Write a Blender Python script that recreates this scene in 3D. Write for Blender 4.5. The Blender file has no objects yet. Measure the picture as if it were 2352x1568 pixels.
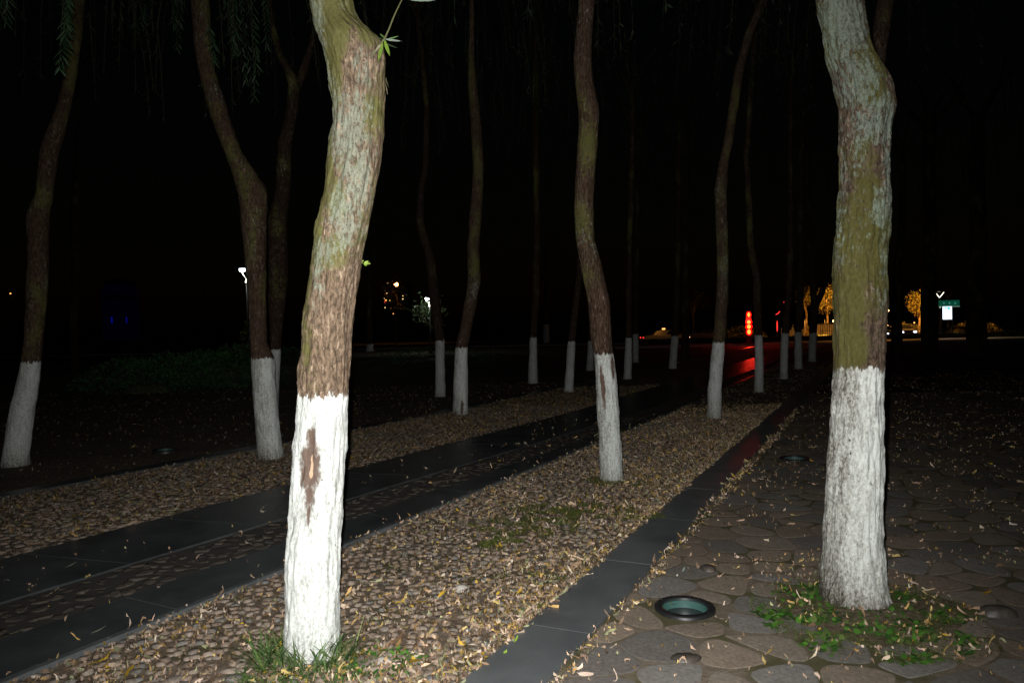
import bpy, math, random
import numpy as np
from mathutils import Matrix, Vector

SC = bpy.context.scene
COL = SC.collection
rng = np.random.default_rng(7)
random.seed(7)

# ------------------------------------------------------------------ camera
CAM_H, FPX = 1.5, 1700.0                      # eye height; focal length in units of a 2352 wide picture
PITCH, ROLL = math.atan(32 / 1700), -math.radians(1.26)
cam_data = bpy.data.cameras.new('camera')
cam_data.sensor_width = 36.0
cam_data.lens = 36.0 * FPX / 2352.0
cam_data.clip_start, cam_data.clip_end = 0.05, 2000.0
cam = bpy.data.objects.new('camera', cam_data)
RM = Matrix.Rotation(math.pi / 2 - PITCH, 3, 'X') @ Matrix.Rotation(ROLL, 3, 'Z')
cam.matrix_world = Matrix.Translation((0, 0, CAM_H)) @ RM.to_4x4()
COL.objects.link(cam)
SC.camera = cam

# ------------------------------------------------------------------ night sky
world = bpy.data.worlds.new('World')
SC.world = world
world.use_nodes = True
wn = world.node_tree
sky = wn.nodes.new('ShaderNodeTexSky')
sky.sky_type = 'NISHITA'
sky.sun_disc = False
sky.sun_elevation = math.radians(1.0)
sky.sun_rotation = math.radians(200)
wn.links.new(sky.outputs[0], wn.nodes['Background'].inputs[0])
wn.nodes['Background'].inputs[1].default_value = 0.0006

# ------------------------------------------------------------------ the flash of the camera, just above and left of the lens
fl = bpy.data.lights.new('camera_flash', 'SPOT')
fl.energy = 1120
fl.color = (1.0, 0.985, 0.96)
fl.spot_size = math.radians(97)
fl.spot_blend = 1.0
fl.shadow_soft_size = 0.012
flo = bpy.data.objects.new('camera_flash', fl)
flo.location = (-0.03, 0.02, CAM_H + 0.07)
flo.rotation_euler = (math.radians(90 - 5), 0, math.radians(1.0))
COL.objects.link(flo)

SC.view_settings.view_transform = 'Standard'
SC.view_settings.look = 'None'
SC.view_settings.exposure = 0.0
SC.view_settings.gamma = 1.0
SC.view_settings.use_curve_mapping = False
SC.render.engine = 'CYCLES'
SC.cycles.max_bounces = 5
SC.cycles.sample_clamp_indirect = 2.0

# ------------------------------------------------------------------ helpers
def ray(x, y):
    return RM @ Vector((x - 1176, -(y - 784), -FPX))

def gp(x, y, z=0.0):                           # point of the ground plane
    d = ray(x, y); t = (z - CAM_H) / d.z
    return Vector((d.x * t, d.y * t, z))

def wp(x, y, Y):                               # point at depth Y
    d = ray(x, y); t = Y / d.y
    return Vector((d.x * t, Y, CAM_H + d.z * t))

def tag(o, label=None, cat=None, group=None, kind=None):
    if label: o['label'] = label
    if cat: o['category'] = cat
    if group: o['group'] = group
    if kind: o['kind'] = kind
    return o

def empty(name, loc, rz=0.0):
    o = bpy.data.objects.new(name, None)
    o.location = loc; o.rotation_euler = (0, 0, rz); o.empty_display_size = 0.2
    COL.objects.link(o)
    return o

def link(name, me, parent=None, loc=(0, 0, 0)):
    o = bpy.data.objects.new(name, me)
    COL.objects.link(o)
    o.location = loc
    if parent: o.parent = parent
    return o

def npmesh(name, V, Fc, mat, smooth=True, attrs=None, col=None):
    V = np.asarray(V, dtype=np.float32); Fc = np.asarray(Fc, dtype=np.int32)
    me = bpy.data.meshes.new(name)
    me.vertices.add(len(V)); me.vertices.foreach_set('co', V.ravel())
    k = Fc.shape[1]; n = len(Fc)
    me.loops.add(n * k); me.loops.foreach_set('vertex_index', Fc.ravel())
    me.polygons.add(n)
    me.polygons.foreach_set('loop_start', np.arange(0, n * k, k, dtype=np.int32))
    me.polygons.foreach_set('loop_total', np.full(n, k, dtype=np.int32))
    me.polygons.foreach_set('use_smooth', np.full(n, smooth))
    for a, d in (attrs or {}).items():
        me.attributes.new(a, 'FLOAT', 'POINT').data.foreach_set('value', np.asarray(d, dtype=np.float32))
    if col is not None:
        c4 = np.ones((len(V), 4), dtype=np.float32); c4[:, :3] = col
        me.attributes.new('col', 'FLOAT_COLOR', 'POINT').data.foreach_set('color', c4.ravel())
    me.update(); me.validate()
    me.materials.append(mat)
    return me

class MB:                                      # gathers simple shapes into one mesh
    def __init__(s): s.v = []; s.f = []
    def add(s, v, f):
        n = len(s.v); s.v += [tuple(p) for p in v]; s.f += [tuple(i + n for i in q) for q in f]; return s
    def box(s, c, d, rz=0.0, taper=1.0):
        x, y, z = d[0] / 2, d[1] / 2, d[2] / 2
        co, si = math.cos(rz), math.sin(rz); v = []
        for k in (-1, 1):
            t = taper if k > 0 else 1.0
            for a, b in ((-1, -1), (1, -1), (1, 1), (-1, 1)):
                px, py = a * x * t, b * y * t
                v.append((c[0] + px * co - py * si, c[1] + px * si + py * co, c[2] + k * z))
        return s.add(v, [(3, 2, 1, 0), (4, 5, 6, 7), (0, 1, 5, 4), (1, 2, 6, 5), (2, 3, 7, 6), (3, 0, 4, 7)])
    def lathe(s, c, prof, n=16, axis='z'):
        v = []; f = []
        for r, z in prof:
            for i in range(n):
                a = 2 * math.pi * i / n; p = (r * math.cos(a), r * math.sin(a), z)
                if axis == 'y': p = (p[0], p[2], p[1])
                v.append((c[0] + p[0], c[1] + p[1], c[2] + p[2]))
        m = len(prof)
        for j in range(m - 1):
            for i in range(n):
                f.append((j * n + i, j * n + (i + 1) % n, (j + 1) * n + (i + 1) % n, (j + 1) * n + i))
        f.append(tuple(range(n))[::-1]); f.append(tuple((m - 1) * n + i for i in range(n)))
        return s.add(v, f)
    def tube(s, pts, rad, n=8):
        pts = [Vector(p) for p in pts]
        rs = rad if hasattr(rad, '__len__') else [rad] * len(pts)
        v = []; f = []
        for i, p in enumerate(pts):
            d = (pts[min(i + 1, len(pts) - 1)] - pts[max(i - 1, 0)]).normalized()
            a = Vector((0, 1, 0)) if abs(d.y) < 0.9 else Vector((1, 0, 0))
            u = d.cross(a).normalized(); w = d.cross(u)
            for k in range(n):
                t = 2 * math.pi * k / n
                v.append(p + (u * math.cos(t) + w * math.sin(t)) * rs[i])
        for j in range(len(pts) - 1):
            for i in range(n):
                f.append((j * n + i, j * n + (i + 1) % n, (j + 1) * n + (i + 1) % n, (j + 1) * n + i))
        f.append(tuple(range(n))[::-1]); f.append(tuple((len(pts) - 1) * n + i for i in range(n)))
        return s.add(v, f)
    def build(s, name, mat, parent=None, smooth=False, loc=(0, 0, 0)):
        me = bpy.data.meshes.new(name)
        me.from_pydata(s.v, [], s.f); me.update()
        if smooth: me.polygons.foreach_set('use_smooth', [True] * len(me.polygons))
        me.materials.append(mat)
        return link(name, me, parent, loc)

def hsh(ix, iy, iz):
    h = (ix * 374761393 + iy * 668265263 + iz * 2147483647) & 0xFFFFFFFF
    h = ((h ^ (h >> 13)) * 1274126177) & 0xFFFFFFFF
    return ((h ^ (h >> 16)) & 0xFFFF) / 65535.0

def vnoise(p):                                 # value noise, vectorised
    i = np.floor(p).astype(np.int64); f = p - i; f = f * f * (3 - 2 * f); r = 0
    for dx in (0, 1):
        for dy in (0, 1):
            for dz in (0, 1):
                w = (f[:, 0] if dx else 1 - f[:, 0]) * (f[:, 1] if dy else 1 - f[:, 1]) * (f[:, 2] if dz else 1 - f[:, 2])
                r = r + w * hsh(i[:, 0] + dx, i[:, 1] + dy, i[:, 2] + dz)
    return r

# ------------------------------------------------------------------ node materials
class NT:
    def __init__(s, name):
        s.m = bpy.data.materials.new(name); s.m.use_nodes = True
        s.t = s.m.node_tree; s.n = s.t.nodes; s.bsdf = s.n['Principled BSDF']
    def new(s, k, **kw):
        n = s.n.new(k)
        for a, b in kw.items(): setattr(n, a, b)
        return n
    def set(s, sock, v):
        if hasattr(v, 'is_output'): s.t.links.new(v, sock)
        else: sock.default_value = v
    def coord(s, kind='Object'): return s.new('ShaderNodeTexCoord').outputs[kind]
    def mapping(s, v, sc=(1, 1, 1), loc=(0, 0, 0)):
        n = s.new('ShaderNodeMapping'); s.set(n.inputs[0], v); n.inputs['Scale'].default_value = sc
        s.set(n.inputs['Location'], loc); return n.outputs[0]
    def noise(s, v, scale, detail=3, rough=0.55, out='Fac'):
        n = s.new('ShaderNodeTexNoise'); s.set(n.inputs['Vector'], v)
        n.inputs['Scale'].default_value = scale; n.inputs['Detail'].default_value = detail; n.inputs['Roughness'].default_value = rough
        return n.outputs[out]
    def voro(s, v, scale, feature='F1', out='Distance'):
        n = s.new('ShaderNodeTexVoronoi', feature=feature); s.set(n.inputs['Vector'], v); n.inputs['Scale'].default_value = scale
        return n.outputs[out]
    def math(s, op, a, b=0.0, c=0.0, clamp=False):
        n = s.new('ShaderNodeMath', operation=op, use_clamp=clamp)
        for i, v in enumerate((a, b, c)): s.set(n.inputs[i], v)
        return n.outputs[0]
    def ss(s, v, lo, hi):                       # smooth step
        n = s.new('ShaderNodeMapRange', interpolation_type='SMOOTHSTEP')
        s.set(n.inputs[0], v); s.set(n.inputs[1], lo); s.set(n.inputs[2], hi)
        return n.outputs[0]
    def mix(s, f, a, b):
        n = s.new('ShaderNodeMix', data_type='RGBA')
        s.set(n.inputs[0], f)
        for i, v in ((6, a), (7, b)): s.set(n.inputs[i], v if hasattr(v, 'is_output') else (*v, 1))
        return n.outputs[2]
    def ramp(s, f, stops, interp='LINEAR'):
        n = s.new('ShaderNodeValToRGB'); s.set(n.inputs[0], f); r = n.color_ramp; r.interpolation = interp
        while len(r.elements) < len(stops): r.elements.new(0.5)
        for e, (p, c) in zip(r.elements, stops): e.position = p; e.color = (*c, 1)
        return n.outputs[0]
    def attr(s, name, out='Fac'):
        n = s.new('ShaderNodeAttribute'); n.attribute_name = name; return n.outputs[out]
    def bump(s, h, strength=0.5, dist=0.01):
        n = s.new('ShaderNodeBump'); s.set(n.inputs['Height'], h)
        n.inputs['Strength'].default_value = strength; n.inputs['Distance'].default_value = dist
        s.t.links.new(n.outputs[0], s.bsdf.inputs['Normal'])
    def out(s, col=None, rough=0.8, spec=0.3):
        if col is not None: s.set(s.bsdf.inputs['Base Color'], col if hasattr(col, 'is_output') else (*col, 1))
        s.set(s.bsdf.inputs['Roughness'], rough); s.bsdf.inputs['Specular IOR Level'].default_value = spec
        return s.m

def plain(name, c, rough=0.6, metal=0.0, spec=0.4, var=0.25, scale=8.0):
    m = NT(name); n = m.noise(m.coord(), scale, 4)
    a = tuple(v * (1 - var) for v in c); b = tuple(min(1, v * (1 + var)) for v in c)
    m.bsdf.inputs['Metallic'].default_value = metal
    m.bump(n, 0.2, 0.005)
    return m.out(m.mix(n, a, b), rough, spec)

def glow(name, c, strength):
    m = NT(name); m.bsdf.inputs['Emission Color'].default_value = (*c, 1)
    m.bsdf.inputs['Emission Strength'].default_value = strength
    return m.out(tuple(min(v, .8) for v in c), 0.4)

def bark_mat(name, paint_wear, lichen, moss, base=(0.19, 0.135, 0.092), side_moss=0.0, fine=1.0, bumps=0.8, mossc=((.050, .050, .012), (.20, .205, .06)), lichc=(.50, .56, .46), sz=.22, paint=.76):
    m = NT(name)
    rnd = m.math('MULTIPLY', m.attr('seed'), 37.0)
    comb = m.new('ShaderNodeCombineXYZ'); m.set(comb.inputs[0], rnd); m.set(comb.inputs[1], rnd)
    co = m.mapping(m.coord(), loc=comb.outputs[0])
    st = m.mapping(co, (1, 1, sz))
    streak = m.noise(st, 88 * fine, 7, .74)
    plates = m.noise(m.mapping(co, (1, 1, .3)), 48 * fine, 4, .65)
    finen = m.noise(co, 190, 3, .7)
    midn = m.noise(co, 55, 5, .75)
    tone = m.noise(co, 2.6, 3)
    c = m.mix(m.ss(streak, .38, .62), tuple(v * .36 for v in base), tuple(v * 1.3 for v in base))
    flake = m.math('ADD', m.math('MULTIPLY', plates, .7), m.math('MULTIPLY', finen, .3))
    c = m.mix(m.math('MULTIPLY', m.ss(flake, .54, .63), m.ss(tone, .35, .55)), c, tuple(min(.6, v * 2.3 + .05) for v in base))
    zz = m.new('ShaderNodeSeparateXYZ'); m.set(zz.inputs[0], m.coord())
    low = m.ss(zz.outputs[2], 1.25, 2.1)          # lichen and moss grow higher up the trunk
    ln = m.math('ADD', m.math('MULTIPLY', m.noise(m.mapping(co, (1, 1, .6)), 3.4, 3, .5), .35), m.math('MULTIPLY', m.noise(m.mapping(co, (1, 1, .5)), 42, 6, .8), .65))
    ln = m.math('ADD', ln, m.math('MULTIPLY', m.math('SUBTRACT', low, .75), .10))
    ln = m.math('ADD', ln, m.math('MULTIPLY', m.attr('lich'), .105))
    lm = m.ss(ln, .60 - lichen * .16, .68 - lichen * .14)
    lcol = m.mix(m.math('ADD', m.math('MULTIPLY', finen, .5), m.math('MULTIPLY', streak, .5)), (.085, .095, .065), lichc)
    mn = m.math('ADD', m.math('MULTIPLY', m.noise(m.mapping(co, (1, 1, .55)), 2.7, 3, .55), .65), m.math('MULTIPLY', m.noise(co, 24, 4, .7), .35))
    mn = m.math('ADD', mn, m.math('MULTIPLY', m.math('SUBTRACT', low, .6), .08))
    mn = m.math('ADD', mn, m.math('MULTIPLY', m.attr('moss'), .15))
    if side_moss:                                 # moss on one flank of the trunk
        mn = m.math('ADD', mn, m.math('MULTIPLY', m.attr('flank'), side_moss))
    mn = m.math('ADD', mn, m.math('MULTIPLY', m.math('SUBTRACT', midn, .5), .18))
    mm = m.ss(mn, .58 - moss * .16, .70 - moss * .12)
    c = m.mix(m.math('MULTIPLY', mm, .80), c, m.mix(midn, *mossc))
    c = m.mix(m.math('MULTIPLY', m.math('MULTIPLY', lm, .85), m.ss(m.math('ADD', m.math('MULTIPLY', streak, .6), m.math('MULTIPLY', finen, .4)), .36, .54)), c, lcol)
    # whitewash
    pt = m.math('ADD', m.attr('paint'), m.math('MULTIPLY', m.math('SUBTRACT', m.noise(m.mapping(co, (1, 1, .3)), 34, 5, .7), .5), .17))
    pmask = m.ss(pt, -.006, .010)
    wv = m.math('ADD', m.math('MULTIPLY', m.noise(m.mapping(co, (1, 1, .6)), 78, 7, .82), .66), m.math('MULTIPLY', m.noise(m.mapping(co, (1, 1, .12)), 46, 5, .7), .34))
    spk = m.ss(m.noise(m.mapping(co, (1, 1, .7), (3, 3, 3)), 46, 2, .5), .70, .76)
    wv = m.math('SUBTRACT', wv, m.math('MULTIPLY', spk, .2))
    wv = m.math('ADD', wv, m.math('MULTIPLY', m.math('SUBTRACT', m.noise(co, 5, 3), .5), .16))
    wearv = m.math('SUBTRACT', wv, m.math('MULTIPLY', m.attr('wear'), paint_wear))
    wm = m.ss(wearv, .31, .43)
    pcol = m.mix(m.ss(wearv, .38, .52), tuple(v * paint * .6 for v in (1, 1.02, .94)), tuple(v * paint for v in (1, 1.05, 1)))
    under = m.mix(m.ss(wearv, .25, .38), (.07, .06, .045), (.27, .26, .22))
    pc = m.mix(wm, under, pcol)
    # wound: bare brown wood showing
    wd = m.math('ADD', m.attr('wound'), m.math('MULTIPLY', m.math('SUBTRACT', m.noise(m.mapping(co, (1, 1, .45)), 34, 5, .75), .5), 1.5))
    wcol = m.mix(m.noise(m.mapping(co, (1, 1, .3)), 46, 4, .7), (.05, .02, .014), (.19, .125, .09))
    wcol = m.mix(m.ss(m.math('ADD', m.attr('heart'), m.math('SUBTRACT', midn, .5)), .35, .7), wcol, (.56, .38, .24))
    pc = m.mix(m.math('MULTIPLY', m.ss(wd, .26, .78), .95), pc, wcol)
    c = m.mix(pmask, c, pc)
    h = m.math('ADD', m.math('MULTIPLY', streak, 1.0), m.math('MULTIPLY', finen, .4))
    m.bump(h, bumps, .010)
    return m.out(c, .9, .08)

def stone_mat(name, cols, rough=.6, scale=60, spec=.3, bumpd=.004, wet=0.0):
    m = NT(name); co = m.coord()
    oi = m.new('ShaderNodeObjectInfo')
    r = m.math('FRACT', m.math('ADD', m.attr('rnd'), oi.outputs['Random']))
    n = len(cols)
    c = m.ramp(r, [(i / n, q) for i, q in enumerate(cols)], 'CONSTANT')
    n1 = m.noise(co, scale, 5, .65); n2 = m.noise(co, scale * .12, 3)
    c = m.mix(m.math('MULTIPLY', n2, .7), c, (.13, .105, .08))
    b = m.new('ShaderNodeMix', data_type='RGBA', blend_type='MULTIPLY'); b.inputs[0].default_value = 1
    m.set(b.inputs[6], c); m.set(b.inputs[7], m.ramp(n1, [(.25, (.55, .55, .55)), (.75, (1.35, 1.33, 1.3))]))
    m.bump(n1, .5, bumpd)
    return m.out(b.outputs[2], m.ss(n2, .2 + wet, 1.2) if wet else rough, spec)

M = {}
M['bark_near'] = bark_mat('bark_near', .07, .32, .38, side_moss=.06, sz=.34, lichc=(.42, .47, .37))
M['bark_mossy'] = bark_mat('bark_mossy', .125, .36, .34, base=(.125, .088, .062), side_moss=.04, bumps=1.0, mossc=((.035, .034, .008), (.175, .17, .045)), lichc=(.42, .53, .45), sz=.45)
M['bark'] = bark_mat('bark', .10, .12, .45, base=(.080, .050, .034), fine=.9, paint=.70)  # whitewash toned down a little to imitate the flash weakening with distance
M['bark_far'] = bark_mat('bark_far', .05, .0, .25, base=(.045, .028, .018), fine=.8, bumps=.4, paint=.56)  # dimmed far copy: whitewash greyed so the flash seems to fall off faster

def soil_mat():
    m = NT('soil'); co = m.coord('Object')
    n = m.noise(co, 9, 6, .65); f = m.noise(co, 70, 5, .7); b = m.noise(co, .9, 3)
    c = m.ramp(n, [(.3, (.045, .035, .025)), (.5, (.10, .075, .055)), (.7, (.17, .13, .10))])
    c = m.mix(m.ss(b, .45, .62), c, m.mix(f, (.03, .032, .014), (.11, .10, .055)))
    m.bump(m.math('ADD', n, f), .8, .02)
    return m.out(c, .9, .15)
M['soil'] = soil_mat()

def soil_light_mat():
    m = NT('soil_light'); co = m.coord(); n = m.noise(co, 30, 6, .75); b = m.noise(co, 6, 3)
    c = m.ramp(n, [(.35, (.06, .045, .03)), (.5, (.15, .115, .08)), (.68, (.30, .23, .17))])
    c = m.mix(m.math('MULTIPLY', m.ss(b, .45, .6), .6), c, (.10, .12, .035))
    m.bump(n, .9, .02)
    return m.out(c, .9, .15)
M['soil_light'] = soil_light_mat()
def dirt_joint_mat():
    m = NT('dirt_joint'); co = m.coord(); n = m.noise(co, 24, 6, .75); b = m.noise(co, 2.3, 3); f = m.noise(co, 150, 4, .7)
    c = m.ramp(m.math('ADD', m.math('MULTIPLY', n, .6), m.math('MULTIPLY', f, .4)), [(.35, (.12, .097, .07)), (.55, (.21, .172, .13)), (.7, (.31, .255, .19))])
    c = m.mix(m.math('MULTIPLY', m.ss(b, .45, .6), .7), c, (.065, .068, .022))
    m.bump(f, .6, .006)
    return m.out(c, .9, .1)
M['dirt_joint'] = dirt_joint_mat()
def mortar_mat():
    m = NT('mortar'); co = m.coord(); n = m.noise(co, 14, 6, .7); f = m.noise(co, 110, 4, .7); b = m.noise(co, 2.1, 3)
    c = m.ramp(m.math('ADD', m.math('MULTIPLY', n, .6), m.math('MULTIPLY', f, .4)), [(.3, (.09, .07, .05)), (.55, (.20, .155, .115)), (.75, (.33, .26, .20))])
    c = m.mix(m.math('MULTIPLY', m.ss(b, .5, .65), .6), c, (.07, .075, .022))
    v = m.voro(co, 13)
    m.bump(m.math('ADD', m.math('MULTIPLY', f, .5), m.math('SUBTRACT', 1, v)), .7, .015)
    return m.out(c, .85, .2)
M['mortar'] = mortar_mat()

def far_cobble_mat():
    m = NT('litter_ground'); co = m.coord()
    v = m.new('ShaderNodeTexVoronoi'); m.set(v.inputs['Vector'], co); v.inputs['Scale'].default_value = 12
    n = m.noise(co, 34, 6, .75); b = m.noise(co, 1.3, 4)
    c = m.ramp(n, [(.36, (.03, .024, .018)), (.5, (.11, .083, .062)), (.60, (.20, .155, .115)), (.68, (.42, .33, .24))])
    c = m.mix(m.math('MULTIPLY', m.ss(b, .35, .7), .5), c, (.055, .045, .033))
    m.bump(m.math('SUBTRACT', n, v.outputs['Distance']), .8, .02)
    return m.out(c, .85, .2)
M['litter_ground'] = far_cobble_mat()

def paving_mat():
    m = NT('far_paving'); co = m.coord()
    v = m.voro(co, 3.6, 'DISTANCE_TO_EDGE'); n = m.noise(co, 22, 5, .7); b = m.noise(co, .7, 4)
    j = m.ss(v, .015, .06)
    c = m.mix(j, (.05, .045, .035), m.mix(n, (.055, .052, .05), (.12, .11, .10)))
    c = m.mix(m.math('MULTIPLY', m.ss(b, .45, .65), .5), c, (.05, .045, .035))
    m.bump(m.math('ADD', j, m.math('MULTIPLY', n, .3)), .6, .01)
    return m.out(c, .9, .05)
M['paving'] = paving_mat()

def polished_mat(name, a, b, r0, r1):
    m = NT(name); co = m.coord(); n = m.noise(co, 3.0, 5, .6); f = m.noise(co, 160, 3, .7)
    c = m.mix(m.ss(m.math('ADD', m.math('MULTIPLY', n, .6), m.math('MULTIPLY', f, .4)), .3, .7), a, b)
    d = m.noise(m.mapping(co, (1, 1, 1)), 18, 6, .8)
    c = m.mix(m.math('MULTIPLY', m.ss(d, .56, .72), .5), c, (.17, .15, .125))
    c = m.mix(m.math('MULTIPLY', m.ss(m.noise(co, 1.7, 4), .5, .65), .35), c, tuple(v * .5 for v in a))
    r = m.math('ADD', r0, m.math('MULTIPLY', n, r1 - r0))
    m.bump(m.math('ADD', f, m.math('MULTIPLY', d, 1.5)), .35, .003)
    return m.out(c, r, .5)
M['kerb'] = polished_mat('slate_kerb', (.080, .090, .094), (.135, .146, .150), .30, .55)
M['path_slab'] = polished_mat('dark_path_slab', (.038, .044, .047), (.078, .087, .090), .24, .45)
M['path_mid'] = stone_mat('path_cobble', [(.070, .062, .055), (.055, .055, .055), (.085, .073, .063)], .6)
M['cobble'] = stone_mat('cobble_stone', [(.33, .265, .21), (.25, .215, .185), (.37, .30, .245), (.21, .208, .20), (.30, .23, .18), (.27, .205, .16), (.42, .35, .29), (.32, .24, .185)], .7)
M['flag'] = stone_mat('flag_stone', [(.31, .27, .22), (.22, .215, .205), (.34, .28, .22), (.28, .23, .18), (.28, .275, .265), (.31, .255, .20), (.19, .183, .175)], .7, 45, .2)
M['black_stone'] = stone_mat('black_stone', [(.018, .02, .022), (.025, .025, .028)], .4)
M['white_stone'] = stone_mat('white_stone', [(.62, .6, .56), (.55, .53, .5)], .6)

def leaf_mat(name, trans=.25, rough=.55):
    m = NT(name); c = m.attr('col', 'Color')
    m.out(c, rough, .3)
    t = m.new('ShaderNodeBsdfTranslucent'); m.set(t.inputs[0], c)
    x = m.new('ShaderNodeMixShader'); x.inputs[0].default_value = trans
    m.t.links.new(m.bsdf.outputs[0], x.inputs[1]); m.t.links.new(t.outputs[0], x.inputs[2])
    m.t.links.new(x.outputs[0], m.n['Material Output'].inputs[0])
    return m.m
M['leaf'] = leaf_mat('leaf')
M['dry_leaf'] = leaf_mat('dry_leaf', .1, .6)
M['twig'] = plain('twig_bark', (.10, .10, .04), .7)
M['dark_twig'] = plain('dark_twig', (.03, .03, .015), .8)
M['black'] = plain('black_metal', (.015, .015, .016), .45)
M['dark_metal'] = plain('dark_metal', (.04, .042, .045), .4, .6)
M['white_metal'] = plain('pale_metal', (.6, .6, .58), .4, .3)
M['asphalt'] = plain('asphalt', (.05, .05, .052), .7, scale=30)
M['pale_paving'] = plain('pale_paving', (.30, .28, .25), .6, scale=14)
M['concrete'] = plain('concrete', (.32, .30, .28), .8)
M['red_paint'] = plain('red_brown_panel', (.30, .10, .07), .6)

M['joint'] = plain('dark_joint', (.05, .045, .038), .9)
# ------------------------------------------------------------------ strips (leaf ribbons)
def ribbons(P, D, U, L, W, curl, col, K=4, prof=None, fold=0.0):
    """P base, D direction, U up normal, L length, W width, curl arc angle; returns verts, quads, colours"""
    N = len(P)
    D = D / np.linalg.norm(D, axis=1, keepdims=True)
    S = np.cross(D, U); S /= np.linalg.norm(S, axis=1, keepdims=True) + 1e-9
    U = np.cross(S, D)
    t = np.linspace(0, 1, K + 1)
    prof = prof if prof is not None else np.interp(t, [0, .12, .4, .75, 1], [.15, .75, 1, .6, .04])
    cu = np.where(np.abs(curl) < 1e-3, 1e-3, curl)
    V = np.empty((N, K + 1, 2, 3), dtype=np.float32)
    for j in range(K + 1):
        a = cu * t[j]
        x = (np.sin(a) / cu * L)[:, None]; y = ((1 - np.cos(a)) / cu * L)[:, None]
        c = P + D * x + U * y
        w = (W * prof[j] / 2)[:, None]
        V[:, j, 0] = c - S * w; V[:, j, 1] = c + S * w
    b = np.arange(N)[:, None] * (2 * (K + 1))
    q = []
    for j in range(K):
        q.append(np.stack([b[:, 0] + 2 * j, b[:, 0] + 2 * j + 1, b[:, 0] + 2 * j + 3, b[:, 0] + 2 * j + 2], 1))
    Fc = np.concatenate(q, 0)
    C = np.repeat(col, 2 * (K + 1), axis=0)
    return V.reshape(-1, 3), Fc, C

def join(parts):
    V, Fc, C, n = [], [], [], 0
    for v, f, c in parts:
        V.append(v); Fc.append(f + n); C.append(c); n += len(v)
    return np.concatenate(V), np.concatenate(Fc), np.concatenate(C)

# ------------------------------------------------------------------ trees
LIMB_N = [0]
def ring_stack(zs, xs, ys, rs, nseg, seed, disp, knob=None):
    th = np.linspace(0, 2 * math.pi, nseg, endpoint=False)
    Z, T = np.meshgrid(zs, th, indexing='ij')
    X0, R0 = np.broadcast_to(xs[:, None], Z.shape), np.broadcast_to(rs[:, None], Z.shape)
    Y0 = np.broadcast_to(ys[:, None], Z.shape)
    p = np.stack([np.cos(T) * R0, np.sin(T) * R0, Z], -1).reshape(-1, 3)
    s = np.array([seed * 13.7, seed * 7.1, seed * 3.3])
    d = np.zeros(len(p))
    if disp > 0:
        d += (vnoise(p * [55, 55, 9] + s) - .5) * disp
        d += (vnoise(p * [110, 110, 26] + s) - .5) * disp * .5
        d += (vnoise(p * [220, 220, 90] + s) - .5) * disp * .22
    big = ((vnoise(p * [7, 7, 5] + s) - .5) * .12 + (vnoise(p * [16, 16, 11] + s) - .5) * .06) * R0.ravel()
    R = R0.ravel() + d + big
    V = np.stack([X0.ravel() + np.cos(T.ravel()) * R, Y0.ravel() + np.sin(T.ravel()) * R, Z.ravel()], -1)
    m, n = len(zs), nseg
    i = np.arange(m - 1)[:, None]; j = np.arange(n)[None, :]
    Fc = np.stack([(i * n + j), (i * n + (j + 1) % n), ((i + 1) * n + (j + 1) % n), ((i + 1) * n + j)], -1).reshape(-1, 4)
    return V, Fc, T.ravel(), p

def smooth1(a, k):
    if k < 2: return a
    ker = np.hanning(k + 2)[1:-1]; ker /= ker.sum()
    pad = k
    b = np.concatenate([2 * a[0] - a[1:pad + 1][::-1], a, 2 * a[-1] - a[-pad - 1:-1][::-1]])
    return np.convolve(b, ker, 'same')[pad:-pad]

def trace(rows, Y, base, flare=True, top=None, step=.03, sm=.16):
    pts = []
    for y, xl, xr in rows:
        a, b = wp(xl, y, Y), wp(xr, y, Y)
        pts.append(((a.z + b.z) / 2, (a.x + b.x) / 2 - base.x, (b.x - a.x) / 2))
    pts.sort()
    z = np.array([p[0] for p in pts]); x = np.array([p[1] for p in pts]); r = np.array([p[2] for p in pts])
    if top and top > z[-1] + .2:
        dz = z[-1] - z[-2] if z[-1] - z[-2] > .05 else .3
        sl = np.clip((x[-1] - x[-2]) / dz, -.5, .5)
        n = 4
        for k in range(1, n + 1):
            zk = (top - z[-1]) / n
            z = np.append(z, z[-1] + zk); x = np.append(x, x[-1] + sl * zk * .8); r = np.append(r, r[-1] * .86); sl *= .7
            n = n if False else 4
            if k == 1: pass
    if flare:
        z = np.append([-.06], z); x = np.append([x[0]], x); r = np.append([r[0] * 1.12], r)
    zs = np.arange(z[0], z[-1], step)
    k = max(2, int(sm / step))
    return zs, smooth1(np.interp(zs, z, x), k), smooth1(np.interp(zs, z, r), k)

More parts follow.
